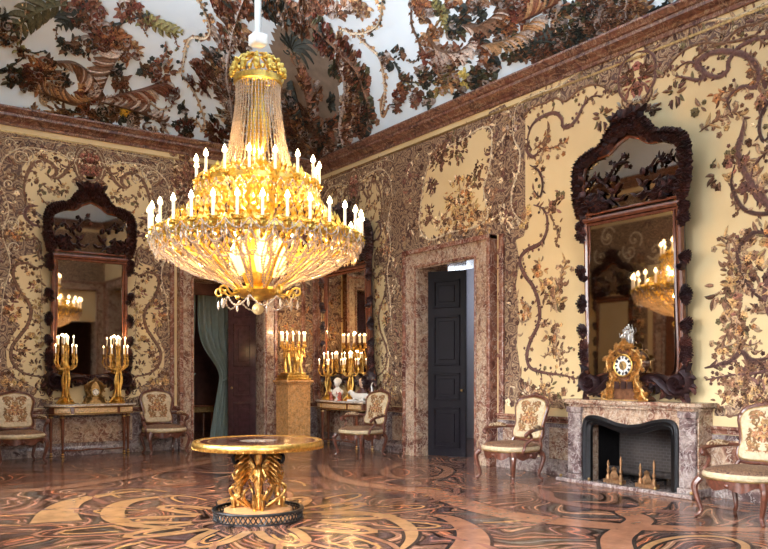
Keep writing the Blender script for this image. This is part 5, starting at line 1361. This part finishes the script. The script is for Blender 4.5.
# ---- busts and small figures on the corner console
def bust(loc, rz, hm, bm, label):
    t = thing('bust', loc, rz, label, 'bust')
    b_ = MB(); b_.lathe([(.001, 0), (.06, 0), (.065, .015), (.04, .03), (.035, .06), (.001, .06)], (0, 0, 0), 16)
    rings = []
    for z, w_, d_, y0 in ((.06, .04, .035, 0), (.09, .09, .055, 0), (.13, .125, .07, 0), (.17, .13, .07, .005), (.20, .11, .06, .005), (.225, .06, .045, .0), (.25, .042, .042, 0)):
        rings.append([(w_*math.cos(2*PI*i/16), y0+d_*math.sin(2*PI*i/16), z) for i in range(16)])
    loft(b_, rings); b_.build('torso', bm, t)
    h = MB(); rings = []
    for z, w_, d_, y0 in ((.235, .036, .036, .0), (.265, .036, .038, 0), (.28, .045, .050, -.008), (.30, .055, .062, -.01), (.325, .062, .070, -.006), (.355, .065, .074, -.002), (.385, .062, .072, .002), (.41, .048, .056, .004), (.425, .02, .025, .004)):
        rings.append([(w_*math.cos(2*PI*i/18), y0+d_*math.sin(2*PI*i/18), z) for i in range(18)])
    loft(h, rings)
    h.tube([(0, -.066, .36), (0, -.080, .335), (0, -.088, .322), (0, -.07, .318)], [.006, .009, .011, .006], 6)
    h.tube([(-.018, -.066, .300), (0, -.072, .299), (.018, -.066, .300)], [.004, .007, .004], 5)
    for s in (-1, 1): h.ball((s*.024, -.062, .352), .009, 6); h.tube([(s*.012, -.071, .364), (s*.026, -.070, .368), (s*.042, -.060, .362)], .005, 5); h.ball((s*.064, 0, .345), .014, 6, 1.5)
    h.build('head', hm, t)
    hr = MB()
    for i in range(40):
        a = random.uniform(0, 2*PI); e = random.uniform(.1, 1.4); x, y, z = .068*math.cos(a)*math.cos(e), .01+.076*math.sin(a)*math.cos(e), .365+.06*math.sin(e)
        if y < -.045 and z < .40: continue
        hr.ball((x, y, z), .018, 6)
    hr.build('hair', hm, t)
    return t
M['terracotta'] = simple('tan_stone', (.62, .42, .30), .5, mott=.15); M['dark_stone'] = simple('dark_red_porphyry', (.10, .04, .035), .3, mott=.3)
bust((-.33, -1.33, .915), -1.1, M['porcelain'], M['porcelain'], 'white portrait bust on the corner console')
bust((-.20, -2.02, .917), -1.1, M['terracotta'], M['dark_stone'], 'bust with tan head and dark drapery, behind the white animal figure')
an_ = thing('porcelain_animal', (-.34, -2.14, .917), -1.35, 'white porcelain reclining dog with raised tail at the right end of the corner console', 'figurine')
mb = MB()
B_ = catmull([(-.20, -.02, .14), (-.17, 0, .12), (-.12, .01, .09), (-.03, .0, .075), (.08, .0, .08), (.15, .0, .085), (.19, 0, .07)], 4)
mb.tube(B_, [.022+.035*math.sin(PI*(.12+.76*i/(len(B_)-1))) for i in range(len(B_))], 10)
mb.tube([(-.18, 0, .13), (-.215, 0, .155), (-.25, 0, .145), (-.275, 0, .135)], [.03, .034, .022, .012], 8)
for s in (-1, 1): mb.tube([(-.20, s*.02, .18), (-.19, s*.03, .155), (-.185, s*.034, .13)], [.006, .012, .006], 6); mb.tube(catmull([(-.08, s*.04, .06), (-.13, s*.05, .025), (-.20, s*.045, .016), (-.25, s*.04, .014)], 3), .014, 6); mb.tube(catmull([(.12, s*.04, .06), (.08, s*.06, .03), (.13, s*.065, .016), (.04, s*.06, .014)], 3), .018, 6)
mb.tube(catmull([(.18, 0, .08), (.24, 0, .10), (.26, .01, .18), (.25, .01, .26), (.28, .01, .31)], 4), [.018-.0006*i for i in range(17)], 7)
mb.box(-.24, .24, -.07, .07, 0, .012)
mb.build('body', M['porcelain'], an_); an_.scale = (1.15, .9, 1.15)
M['coral'] = simple('red_glazed_china', (.40, .10, .07), .3, mott=.4, scale=30)
for i, (x, y) in enumerate(((-.36, -1.15), (-.40, -1.52))):
    t = thing('figurine', (x, y, .915), -1.2, ('small red china figure left of the white bust', 'small red china figure right of the white bust')[i], 'figurine', 'small red china figures on the corner console')
    mb = MB(); mb.lathe([(.001, 0), (.05, 0), (.05, .015), (.03, .02), (.045, .06), (.03, .11), (.035, .14), (.012, .165), (.001, .166)], (0, 0, 0), 12); mb.tube([(.03, 0, .14), (.06, -.02, .10), (.03, -.04, .08)], .010, 6); mb.tube([(-.03, 0, .14), (-.06, -.02, .12), (-.05, -.03, .17)], .010, 6)
    mb.build('body', M['coral'], t); MB().ball((0, 0, .185), .024, 8, 1.15).build('head', M['porcelain'], t)

# ================================================================ round table
TX, TY = -4.99, -7.31
tb = thing('round_table', (TX, TY, 0), math.radians(-116), 'round centre table with gilt rim on gilt winged figures and black pierced base ring', 'table')
def table_top_mat():
    m, nt, b = newmat('mosaic_table_top'); co = coords(nt)
    ln = nt.nodes.new('ShaderNodeVectorMath'); ln.operation = 'LENGTH'; sp = nt.nodes.new('ShaderNodeSeparateXYZ'); nt.links.new(co, sp.inputs[0])
    cb = nt.nodes.new('ShaderNodeCombineXYZ'); nt.links.new(sp.outputs[0], cb.inputs[0]); nt.links.new(sp.outputs[1], cb.inputs[1]); nt.links.new(cb.outputs[0], ln.inputs[0])
    c = ramp(nt, ln.outputs['Value'], [(0, (.40, .34, .28)), (.17, (.40, .34, .28)), (.18, (.05, .025, .02)), (.30, (.10, .045, .035)), (.47, (.10, .045, .03)), (.48, (.45, .25, .09)), (.50, (.09, .03, .025)), (.56, (.10, .04, .03)), (.57, (.62, .36, .12))], 'CONSTANT')
    n = noise(nt, co, 14, 4); c = mixc(nt, 1, c, ramp(nt, n.outputs[0], [(.3, (.5,)*3), (.7, (1.5,)*3)]), 'MULTIPLY')
    nt.links.new(c, b.inputs['Base Color']); b.inputs['Roughness'].default_value = .14; return m
MB().lathe([(.001, .775), (.615, .775), (.615, .74), (.001, .74)], (0, 0, 0), 64).build('tabletop', table_top_mat(), tb)
rim = MB().lathe([(.60, .705), (.63, .705), (.645, .72), (.650, .745), (.640, .775), (.630, .782), (.612, .778), (.60, .77)], (0, 0, 0), 72)
for k in range(60):
    a = 2*PI*k/60; rim.ball((.642*math.cos(a), .642*math.sin(a), .714), .010, 5)
rim.build('gilt_rim', M['gold_warm'], tb)
u_ = MB().lathe([(.001, .735), (.34, .735), (.33, .70), (.30, .69), (.12, .68), (.001, .68)], (0, 0, 0), 32)
for k in range(4):
    a = 2*PI*k/4+PI/4; u_.tube(catmull([(.12*math.cos(a), .12*math.sin(a), .66), (.26*math.cos(a), .26*math.sin(a), .68), (.34*math.cos(a), .34*math.sin(a), .64), (.32*math.cos(a), .32*math.sin(a), .58), (.27*math.cos(a), .27*math.sin(a), .60)], 4), .016, 6)
u_.build('support_plate', M['iron'], tb)
MB().lathe([(.001, .10), (.10, .10), (.09, .14), (.05, .20), (.045, .40), (.06, .48), (.045, .56), (.08, .64), (.10, .69), (.001, .69)], (0, 0, 0), 20, flute=(10, .06)).build('column', M['dark_wood'], tb)
def figure(k):
    a = 2*PI*k/4; g = MB(); r = .16
    def p(rr, z, t=0.0): return ((rr)*math.cos(a)-t*math.sin(a), (rr)*math.sin(a)+t*math.cos(a), z)
    P = [p(.20, .13), p(.21, .20), p(.18, .28), p(.19, .36), p(.18, .44), p(.17, .50), p(.155, .555)]
    g.tube(P, [.035, .028, .030, .042, .050, .042, .020], 10)
    g.tube([p(.15, .54), p(.155, .60), p(.155, .645), p(.15, .67)], [.020, .036, .036, .014], 10)       # neck and head
    g.tube([p(.185, .615), p(.196, .605), p(.187, .60)], [.004, .008, .004], 5)                          # nose
    for s in (-1, 1):
        g.tube([p(.17, .505, s*.04), p(.20, .44, s*.075), p(.23, .40, s*.045), p(.25, .45, s*.02)], [.022, .018, .015, .012], 7)
        g.tube([p(.18, .24, s*.025), p(.25, .20, s*.035), p(.24, .12, s*.035), p(.29, .105, s*.035)], [.034, .028, .02, .014], 7)
        for w_ in range(6):      # wing feathers
            g.tube(catmull([p(.13, .46+.015*w_, s*.04), p(.12-.004*w_, .40+.05*w_, s*(.13+.006*w_)), p(.18, .34+.05*w_, s*(.22+.005*w_))], 3), [.010, .016, .018, .018, .016, .010, .005], 6)
    for z in (.15, .2, .25, .31): g.ball(p(.215, z), .016, 6)
    return g.build('winged_figure', M['gold_aged'], tb)
for k in range(4): figure(k)
mb = MB()
for k in range(8):
    a = 2*PI*k/8+.2
    mb.tube(catmull([(.10*math.cos(a), .10*math.sin(a), .12), (.24*math.cos(a), .24*math.sin(a), .22), (.29*math.cos(a+.1), .29*math.sin(a+.1), .30), (.25*math.cos(a+.2), .25*math.sin(a+.2), .34)], 4), [.022, .02, .018, .018, .016, .016, .015, .014, .014, .013, .012, .010, .008], 6)
mb.build('gilt_scrolls', M['gold_aged'], tb)
M['rose_gold'] = simple('veined_orange_marble', (.60, .30, .13), .3, mott=.25, scale=8)
MB().lathe([(.001, 0), (.40, 0), (.40, .03), (.345, .05), (.335, .10), (.30, .115), (.001, .12)], (0, 0, 0), 48).build('plinth', M['rose_gold'], tb)
rg = MB().lathe([(.415, .0), (.450, .0), (.450, .016), (.415, .016)], (0, 0, 0), 64)
rg.lathe([(.418, .088), (.452, .088), (.458, .100), (.450, .112), (.418, .112)], (0, 0, 0), 64)
for k in range(56):
    a = 2*PI*k/56; b2 = 2*PI*(k+1)/56
    for z0, z1 in ((.012, .092), (.092, .012)): rg.tube([(.436*math.cos(a), .436*math.sin(a), z0), (.436*math.cos(b2), .436*math.sin(b2), z1)], .0065, 5)
rg.build('pierced_base_ring', simple('black_bronze_ring', (.03, .03, .032), .35, .5, mott=.3), tb)

# ================================================================ chandelier (1 photo pixel is 1 cm at its distance)
chn = thing('chandelier', (-4.546, -6.401, 2.126), 0, 'huge gilt and crystal chandelier with two tiers of lit candles hanging from the ceiling', 'chandelier')
chn.scale = (1.1282, 1.1282, 1.1282)
def Zc(y): return 1.45+(373-y)*.01-2.05
G, K = M['gold'], M['crystal']
def circ(r, z, n=48, ph=0): return [(r*math.cos(2*PI*i/n+ph), r*math.sin(2*PI*i/n+ph), z) for i in range(n)]
mb = MB(); mb.tube([(0, 0, Zc(38)), (0, 0, (HC-2.126)/1.1282)], .034, 12)
for k in range(60): 
    pass
mb.build('chain_sleeve', simple('white_cloth_sleeve', (.62, .62, .60), .7), chn)
MB().box(-.075, .075, -.075, .075, Zc(46), Zc(35)).build('hanging_block', simple('white_cap', (.85, .84, .8), .5), chn, smooth=False, bevel=.015)
cr = MB()
cr.lathe([(.24, Zc(80)), (.275, Zc(77)), (.275, Zc(71)), (.25, Zc(69)), (.23, Zc(70))], (0, 0, 0), 36)
for k in range(12):
    a = 2*PI*k/12; c, s = math.cos(a), math.sin(a)
    cr.tube(catmull([(c*.25, s*.25, Zc(70)), (c*.29, s*.29, Zc(62)), (c*.24, s*.24, Zc(54)), (c*.16, s*.16, Zc(48)), (c*.05, s*.05, Zc(44))], 4), .014, 6)
    for (q, z, r) in ((.285, 62, .042), (.27, 55, .026), (.30, 67, .03), (.2, 50, .022)): cr.ball((c*q, s*q, Zc(z)), r, 7, 1.2)
    a2 = a+PI/12; cr.ball((math.cos(a2)*.27, math.sin(a2)*.27, Zc(66)), .028, 7)
cro = cr.build('crown', G, chn); cro.scale = (.88, .88, .9); cro.location.z = .16
# bead strings between crown and upper tier
def beads(mb, P, r, pitch=.035, n=5):
    P = [Vector(p) for p in P]; acc = [0]
    for i in range(1, len(P)): acc.append(acc[-1]+(P[i]-P[i-1]).length)
    L_ = acc[-1]; m_ = max(2, int(L_/pitch)); pts = []; rad = []
    for k in range(2*m_+1):
        s = L_*k/(2*m_); i = 1
        while i < len(P)-1 and acc[i] < s: i += 1
        f = (s-acc[i-1])/max(1e-6, acc[i]-acc[i-1]); pts.append(P[i-1].lerp(P[i], f)); rad.append(r if k % 2 else r*.35)
    mb.tube(pts, rad, n)
st = MB()
for k in range(44):
    a = 2*PI*k/44; c, s = math.cos(a), math.sin(a)
    beads(st, [(c*q, s*q, Zc(z)) for q, z in ((.235, 78), (.215, 90), (.225, 110), (.27, 140), (.33, 166), (.42, 182))], .0115)
st.build('crystal_strings', K, chn)['kind'] = 'stuff'
co_ = MB()
co_.lathe([(.001, Zc(78)), (.06, Zc(80)), (.05, Zc(100)), (.09, Zc(118)), (.11, Zc(132)), (.09, Zc(148)), (.05, Zc(156)), (.12, Zc(165)), (.10, Zc(185)), (.16, Zc(200)), (.12, Zc(225)), (.10, Zc(245)), (.17, Zc(262)), (.12, Zc(280)), (.04, Zc(296)), (.001, Zc(298))], (0, 0, 0), 20, flute=(10, .12))
co_.build('central_stem', G, chn)
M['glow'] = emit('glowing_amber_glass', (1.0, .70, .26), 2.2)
MB().lathe([(.001, Zc(152)), (.06, Zc(149)), (.085, Zc(138)), (.075, Zc(124)), (.03, Zc(114)), (.001, Zc(113))], (RT.x*0, 0, 0), 14, flute=(7, .1)).build('inner_lantern', M['glow'], chn)
gl = MB()
for k in range(6):
    a = 2*PI*k/6+.25; gl.lathe([(.001, Zc(276)), (.05, Zc(274)), (.075, Zc(262)), (.06, Zc(248)), (.02, Zc(240)), (.001, Zc(239))], (math.cos(a)*.22, math.sin(a)*.22, 0), 10, flute=(5, .1))
gl.build('glass_lights', M['glow'], chn)
def tier(name, R_, zy, nc, hc, zc, deep):
    t = MB()
    t.lathe([(R_-.03, Zc(zy+4)), (R_+.01, Zc(zy+3)), (R_+.025, Zc(zy)), (R_+.01, Zc(zy-4)), (R_-.03, Zc(zy-4)), (R_-.03, Zc(zy+4))], (0, 0, 0), 72)
    o = t.build(name, G, chn)
    for k in range(nc):
        a = 2*PI*(k+.5)/nc; c, s = math.cos(a), math.sin(a); g = MB()
        P = catmull([(c*(R_-.18), s*(R_-.18), Zc(zy-deep)), (c*(R_-.05), s*(R_-.05), Zc(zy+3)), (c*(R_+.06), s*(R_+.06), Zc(zy-1)), (c*(R_+.05), s*(R_+.05), Zc(zc+3))], 4)
        g.tube(P, .012, 6)
        for q in (2, 5, 8, 10): g.ball(P[q], .022, 6)
        for s2 in (-1, 1):
            a3 = a+s2*.06*1.0/R_; g.tube(catmull([(math.cos(a)*(R_+.02), math.sin(a)*(R_+.02), Zc(zy)), (math.cos(a3)*(R_+.05), math.sin(a3)*(R_+.05), Zc(zy-5)), (math.cos(a3)*(R_+.01), math.sin(a3)*(R_+.01), Zc(zy-9)), (math.cos(a)*(R_+.02), math.sin(a)*(R_+.02), Zc(zy-7))], 3), .010, 5)
        scup(g, P[-1][0], P[-1][1], Zc(zc), .038)
        ao = g.build('candle_arm', G, chn)
        candle(P[-1][0], P[-1][1], Zc(zc)+.03, hc, ao, .0145, .085)
    return o
tier('upper_tier', .56, 189, 16, .15, 187, 10)
tier('lower_tier', .99, 243, 30, .16, 239, 14)
# gilt openwork drums of leaves
def drum(r0, y0, r1, y1, n, rows, size, nm, mt):
    g = MB()
    for j in range(rows):
        for k in range(n):
            a = 2*PI*(k+.5*(j % 2))/n+random.uniform(-.03, .03); f = (j+.5)/rows; r = r0+(r1-r0)*f; z = Zc(y0+(y1-y0)*f); c, s = math.cos(a), math.sin(a)
            q = size*random.uniform(.8, 1.2); w_ = q*.42; tn = (-s, c)
            g.add([(c*r, s*r, z-q*.5), (c*(r+.01)+tn[0]*w_, s*(r+.01)+tn[1]*w_, z), (c*(r+q*.45), s*(r+q*.45), z+q*.15), (c*(r+.01)-tn[0]*w_, s*(r+.01)-tn[1]*w_, z), (c*(r+q*.2), s*(r+q*.2), z+q*.75)],
                  [(0, 1, 2), (0, 2, 3), (1, 4, 2), (2, 4, 3), (0, 3, 4, 1)])
    o = g.build(nm, mt, chn, smooth=False); o['kind'] = 'stuff'; return o
drum(.42, 171, .58, 197, 44, 4, .07, 'gilt_leaf_drum', G)
drum(.58, 197, .68, 214, 44, 3, .07, 'gilt_leaf_drum', G)
drum(.76, 217, .96, 246, 64, 4, .075, 'gilt_leaf_drum', G)
drum(1.0, 245, .94, 255, 70, 2, .06, 'gilt_leaf_drum', G)
# crystals: fringe, bowl and outer swags
cs_ = MB()
for (r, y, n, L0) in ((.60, 195, 60, .10), (.69, 208, 60, .12), (1.03, 245, 96, .12), (.98, 254, 90, .10), (1.05, 240, 90, .09)):
    for k in range(n):
        a = 2*PI*k/n+random.uniform(-.02, .02); c, s = math.cos(a), math.sin(a); l = L0*random.uniform(.4, .9); z = Zc(y)
        cs_.lathe([(.001, 0), (.007, -.01), (.004, -.02), (.012, -l*.6), (.001, -l)], (c*r, s*r, z), 5)
for n, ra, ya, rb, yb, sag in ((30, 1.04, 244, .72, 266, .05), (26, .98, 252, .52, 278, .04), (20, .85, 252, .30, 286, .03), (14, .62, 262, .20, 292, .02)):
    for k in range(n):
        a = 2*PI*k/n
        for off in (-.05, .05):
            P = []
            for i in range(7):
                f = i/6; r = ra+(rb-ra)*f; P.append((r*math.cos(a+off*math.sin(PI*f)), r*math.sin(a+off*math.sin(PI*f)), Zc(ya+(yb-ya)*f)-sag*math.sin(PI*f)))
            beads(cs_, P, .012, .04, 4)
for k in range(30):
    a0 = 2*PI*k/30; a1 = 2*PI*(k+1)/30
    for r, y, dp in ((1.05, 238, .09), (.80, 262, .06), (1.0, 248, .10), (.61, 190, .08)):
        beads(cs_, [(r*math.cos(a0+(a1-a0)*f), r*math.sin(a0+(a1-a0)*f), Zc(y)-dp*math.sin(PI*f)) for f in (0, .2, .4, .6, .8, 1)], .011, .04, 4)
cs_.build('crystal_drops', K, chn)['kind'] = 'stuff'
rb = MB()
for k in range(10):
    a = 2*PI*k/10+.2; c, s = math.cos(a), math.sin(a)
    rb.tube(catmull([(c*.92, s*.92, Zc(244)), (c*.60, s*.60, Zc(258)), (c*.38, s*.38, Zc(276)), (c*.22, s*.22, Zc(290))], 4), .018, 6)
rb.lathe([(.20, Zc(288)), (.25, Zc(291)), (.22, Zc(295)), (.10, Zc(299)), (.001, Zc(302))], (0, 0, 0), 24)
for k in range(8):
    a = 2*PI*k/8+.1; c, s = math.cos(a), math.sin(a)
    P = [(c*.18, s*.18, Zc(293)), (c*.30, s*.30, Zc(296))]
    for q in range(10): P.append((c*(.39+.055*(1-q*.07)*math.cos(PI+q*.75)), s*(.39+.055*(1-q*.07)*math.cos(PI+q*.75)), Zc(293)+.055*(1-q*.07)*math.sin(PI+q*.75)*-1))
    rb.tube(P, .012, 6)
rb.build('gilt_ribs', G, chn)
sw = MB()
for k in range(8):
    a0 = 2*PI*k/8+.1; a1 = 2*PI*(k+1)/8+.1
    beads(sw, [(.34*math.cos(a0+(a1-a0)*f), .34*math.sin(a0+(a1-a0)*f), Zc(298)-.10*math.sin(PI*f)) for f in (0, .15, .3, .5, .7, .85, 1)], .012, .035, 5)
    sw.lathe([(.001, 0), (.008, -.02), (.016, -.07), (.001, -.10)], (.40*math.cos(a0), .40*math.sin(a0), Zc(300)), 6)
sw.build('crystal_garland', K, chn)
MB().ball((0, 0, Zc(309)), .06, 16).build('pendant_ball', simple('amber_glass_ball', (.85, .65, .32), .1, .3), chn)
WARM = (1.0, .57, .19)
for k in range(6):
    a = 2*PI*k/6; lamp('chandelier_light', (.80*math.cos(a), .80*math.sin(a), Zc(220)), 66, WARM, .08, chn)
for k in range(3):
    a = 2*PI*k/3; lamp('chandelier_light', (.32*math.cos(a), .32*math.sin(a), Zc(160)), 54, WARM, .06, chn)
for k in range(3):
    a = 2*PI*k/3+.5; lamp('chandelier_light', (.45*math.cos(a), .45*math.sin(a), Zc(250)), 18, WARM, .05, chn)
lamp('chandelier_light', (0, 0, Zc(100)), 56, WARM, .05, chn)

# ================================================================ doors, curtain, things in the rooms beyond
def door_leaf(name, loc, rz, w_, h, mat):
    t = bpy.data.objects.new(name, None); COL.objects.link(t); t.location = loc; t.rotation_euler.z = rz; t['kind'] = 'structure'
    MB().box(0, w_, -.025, .025, .01, h).build('panel_board', mat, t, smooth=False)
    mb = MB()
    for z0, z1 in ((.15, .85), (.98, 1.45), (1.58, 2.45), (2.58, h-.15)):
        for y in (-.030, .030):
            for (x0, x1, a, b_) in ((.10, w_-.10, z0, z0+.04), (.10, w_-.10, z1-.04, z1), (.10, .14, z0, z1), (w_-.14, w_-.10, z0, z1)): mb.box(x0, x1, y-.018, y+.018, a, b_)
            mb.box(.2, w_-.2, y-.012, y+.012, z0+.1, z1-.1)
    mb.build('raised_moulding', mat, t, smooth=False, bevel=.008)
    g = MB(); g.ball((w_-.06, -.055, 1.15), .025, 8); g.ball((w_-.06, .055, 1.15), .025, 8); g.build('door_handle', M['gold_dull'], t)
    return t
door_leaf('door_1', (.10, -3.66, 0), -math.radians(62), .70, 3.22, M['black_lacquer'])
door_leaf('door_2', (-1.36, WT*.35, 0), PI-.12, .58, 3.22, simple('dark_purple_brown_door', (.045, .015, .018), .25, mott=.3))
tr = MB().box(.10, .80, -5.10, -4.95, 0.01, 3.24); tr.build('trim_5', M['mahogany'], None, smooth=False)['kind'] = 'structure'
M['curtain'] = simple('grey_green_curtain', (.20, .25, .23), .75, mott=.12, scale=6)
def curtain(label, xa, xb, y, flip):
    t = thing('curtain', ((xa+xb)/2, y, 0), 0, label, 'curtain'); c0 = (xa+xb)/2
    def P(i, j):
        z = 3.2*(1-j); f = i
        g = 1-.62*math.exp(-((z-1.35)/.55)**2) if z > 1.35 else .38+.28*min(1, (1.35-z)/1.2)
        x0, x1 = xa-c0, xb-c0; piv = x1 if not flip else x0
        x = piv+(x0+(x1-x0)*f-piv)*g
        return (x, .045*math.sin(f*34)*(.6+.4*g)+.02*math.sin(f*13+z), max(.01, z))
    mb = MB(); mb.sheet(P, 90, 30); o = mb.build('drape', M['curtain'], t)
    s = o.modifiers.new('thickness', 'SOLIDIFY'); s.thickness = .006
    tb_ = MB(); x = (xb-c0)-.16 if not flip else (xa-c0)+.16; tb_.tube([(x-.12, -.07, 1.28), (x, -.09, 1.36), (x+.10, -.06, 1.44)], .018, 6); tb_.build('tieback', M['curtain'], t)
    return t
curtain('grey-green curtain tied back to the right inside the left doorway', -2.40, -1.62, .70, False)
curtain('grey-green curtain edge hanging at the left inside the left doorway', -2.72, -2.42, .74, True)
pel = MB(); pel.box(-2.9, -1.3, WT+.01, WT+.07, 3.02, 3.4); o = pel.build('pelmet', M['dark_hang'], None, smooth=False, bevel=.02); tag(o, 'dark red pelmet board over the curtains in the left doorway', 'pelmet')
sd = thing('side_table', (-1.95, 2.3, 0), 0, 'small dark table with light trim in the room beyond the curtained doorway', 'table')
MB().box(-.5, .5, -.3, .3, .70, .74).build('tabletop', M['mahogany'], sd, smooth=False, bevel=.01)
MB().box(-.46, .46, -.26, .26, .58, .70).build('apron', M['gold_dull'], sd, smooth=False)
for x in (-.43, .43):
    for y in (-.23, .23): MB().lathe([(.001, 0), (.018, 0), (.028, .58), (.001, .58)], (x, y, 0), 8).build('leg', M['mahogany'], sd)
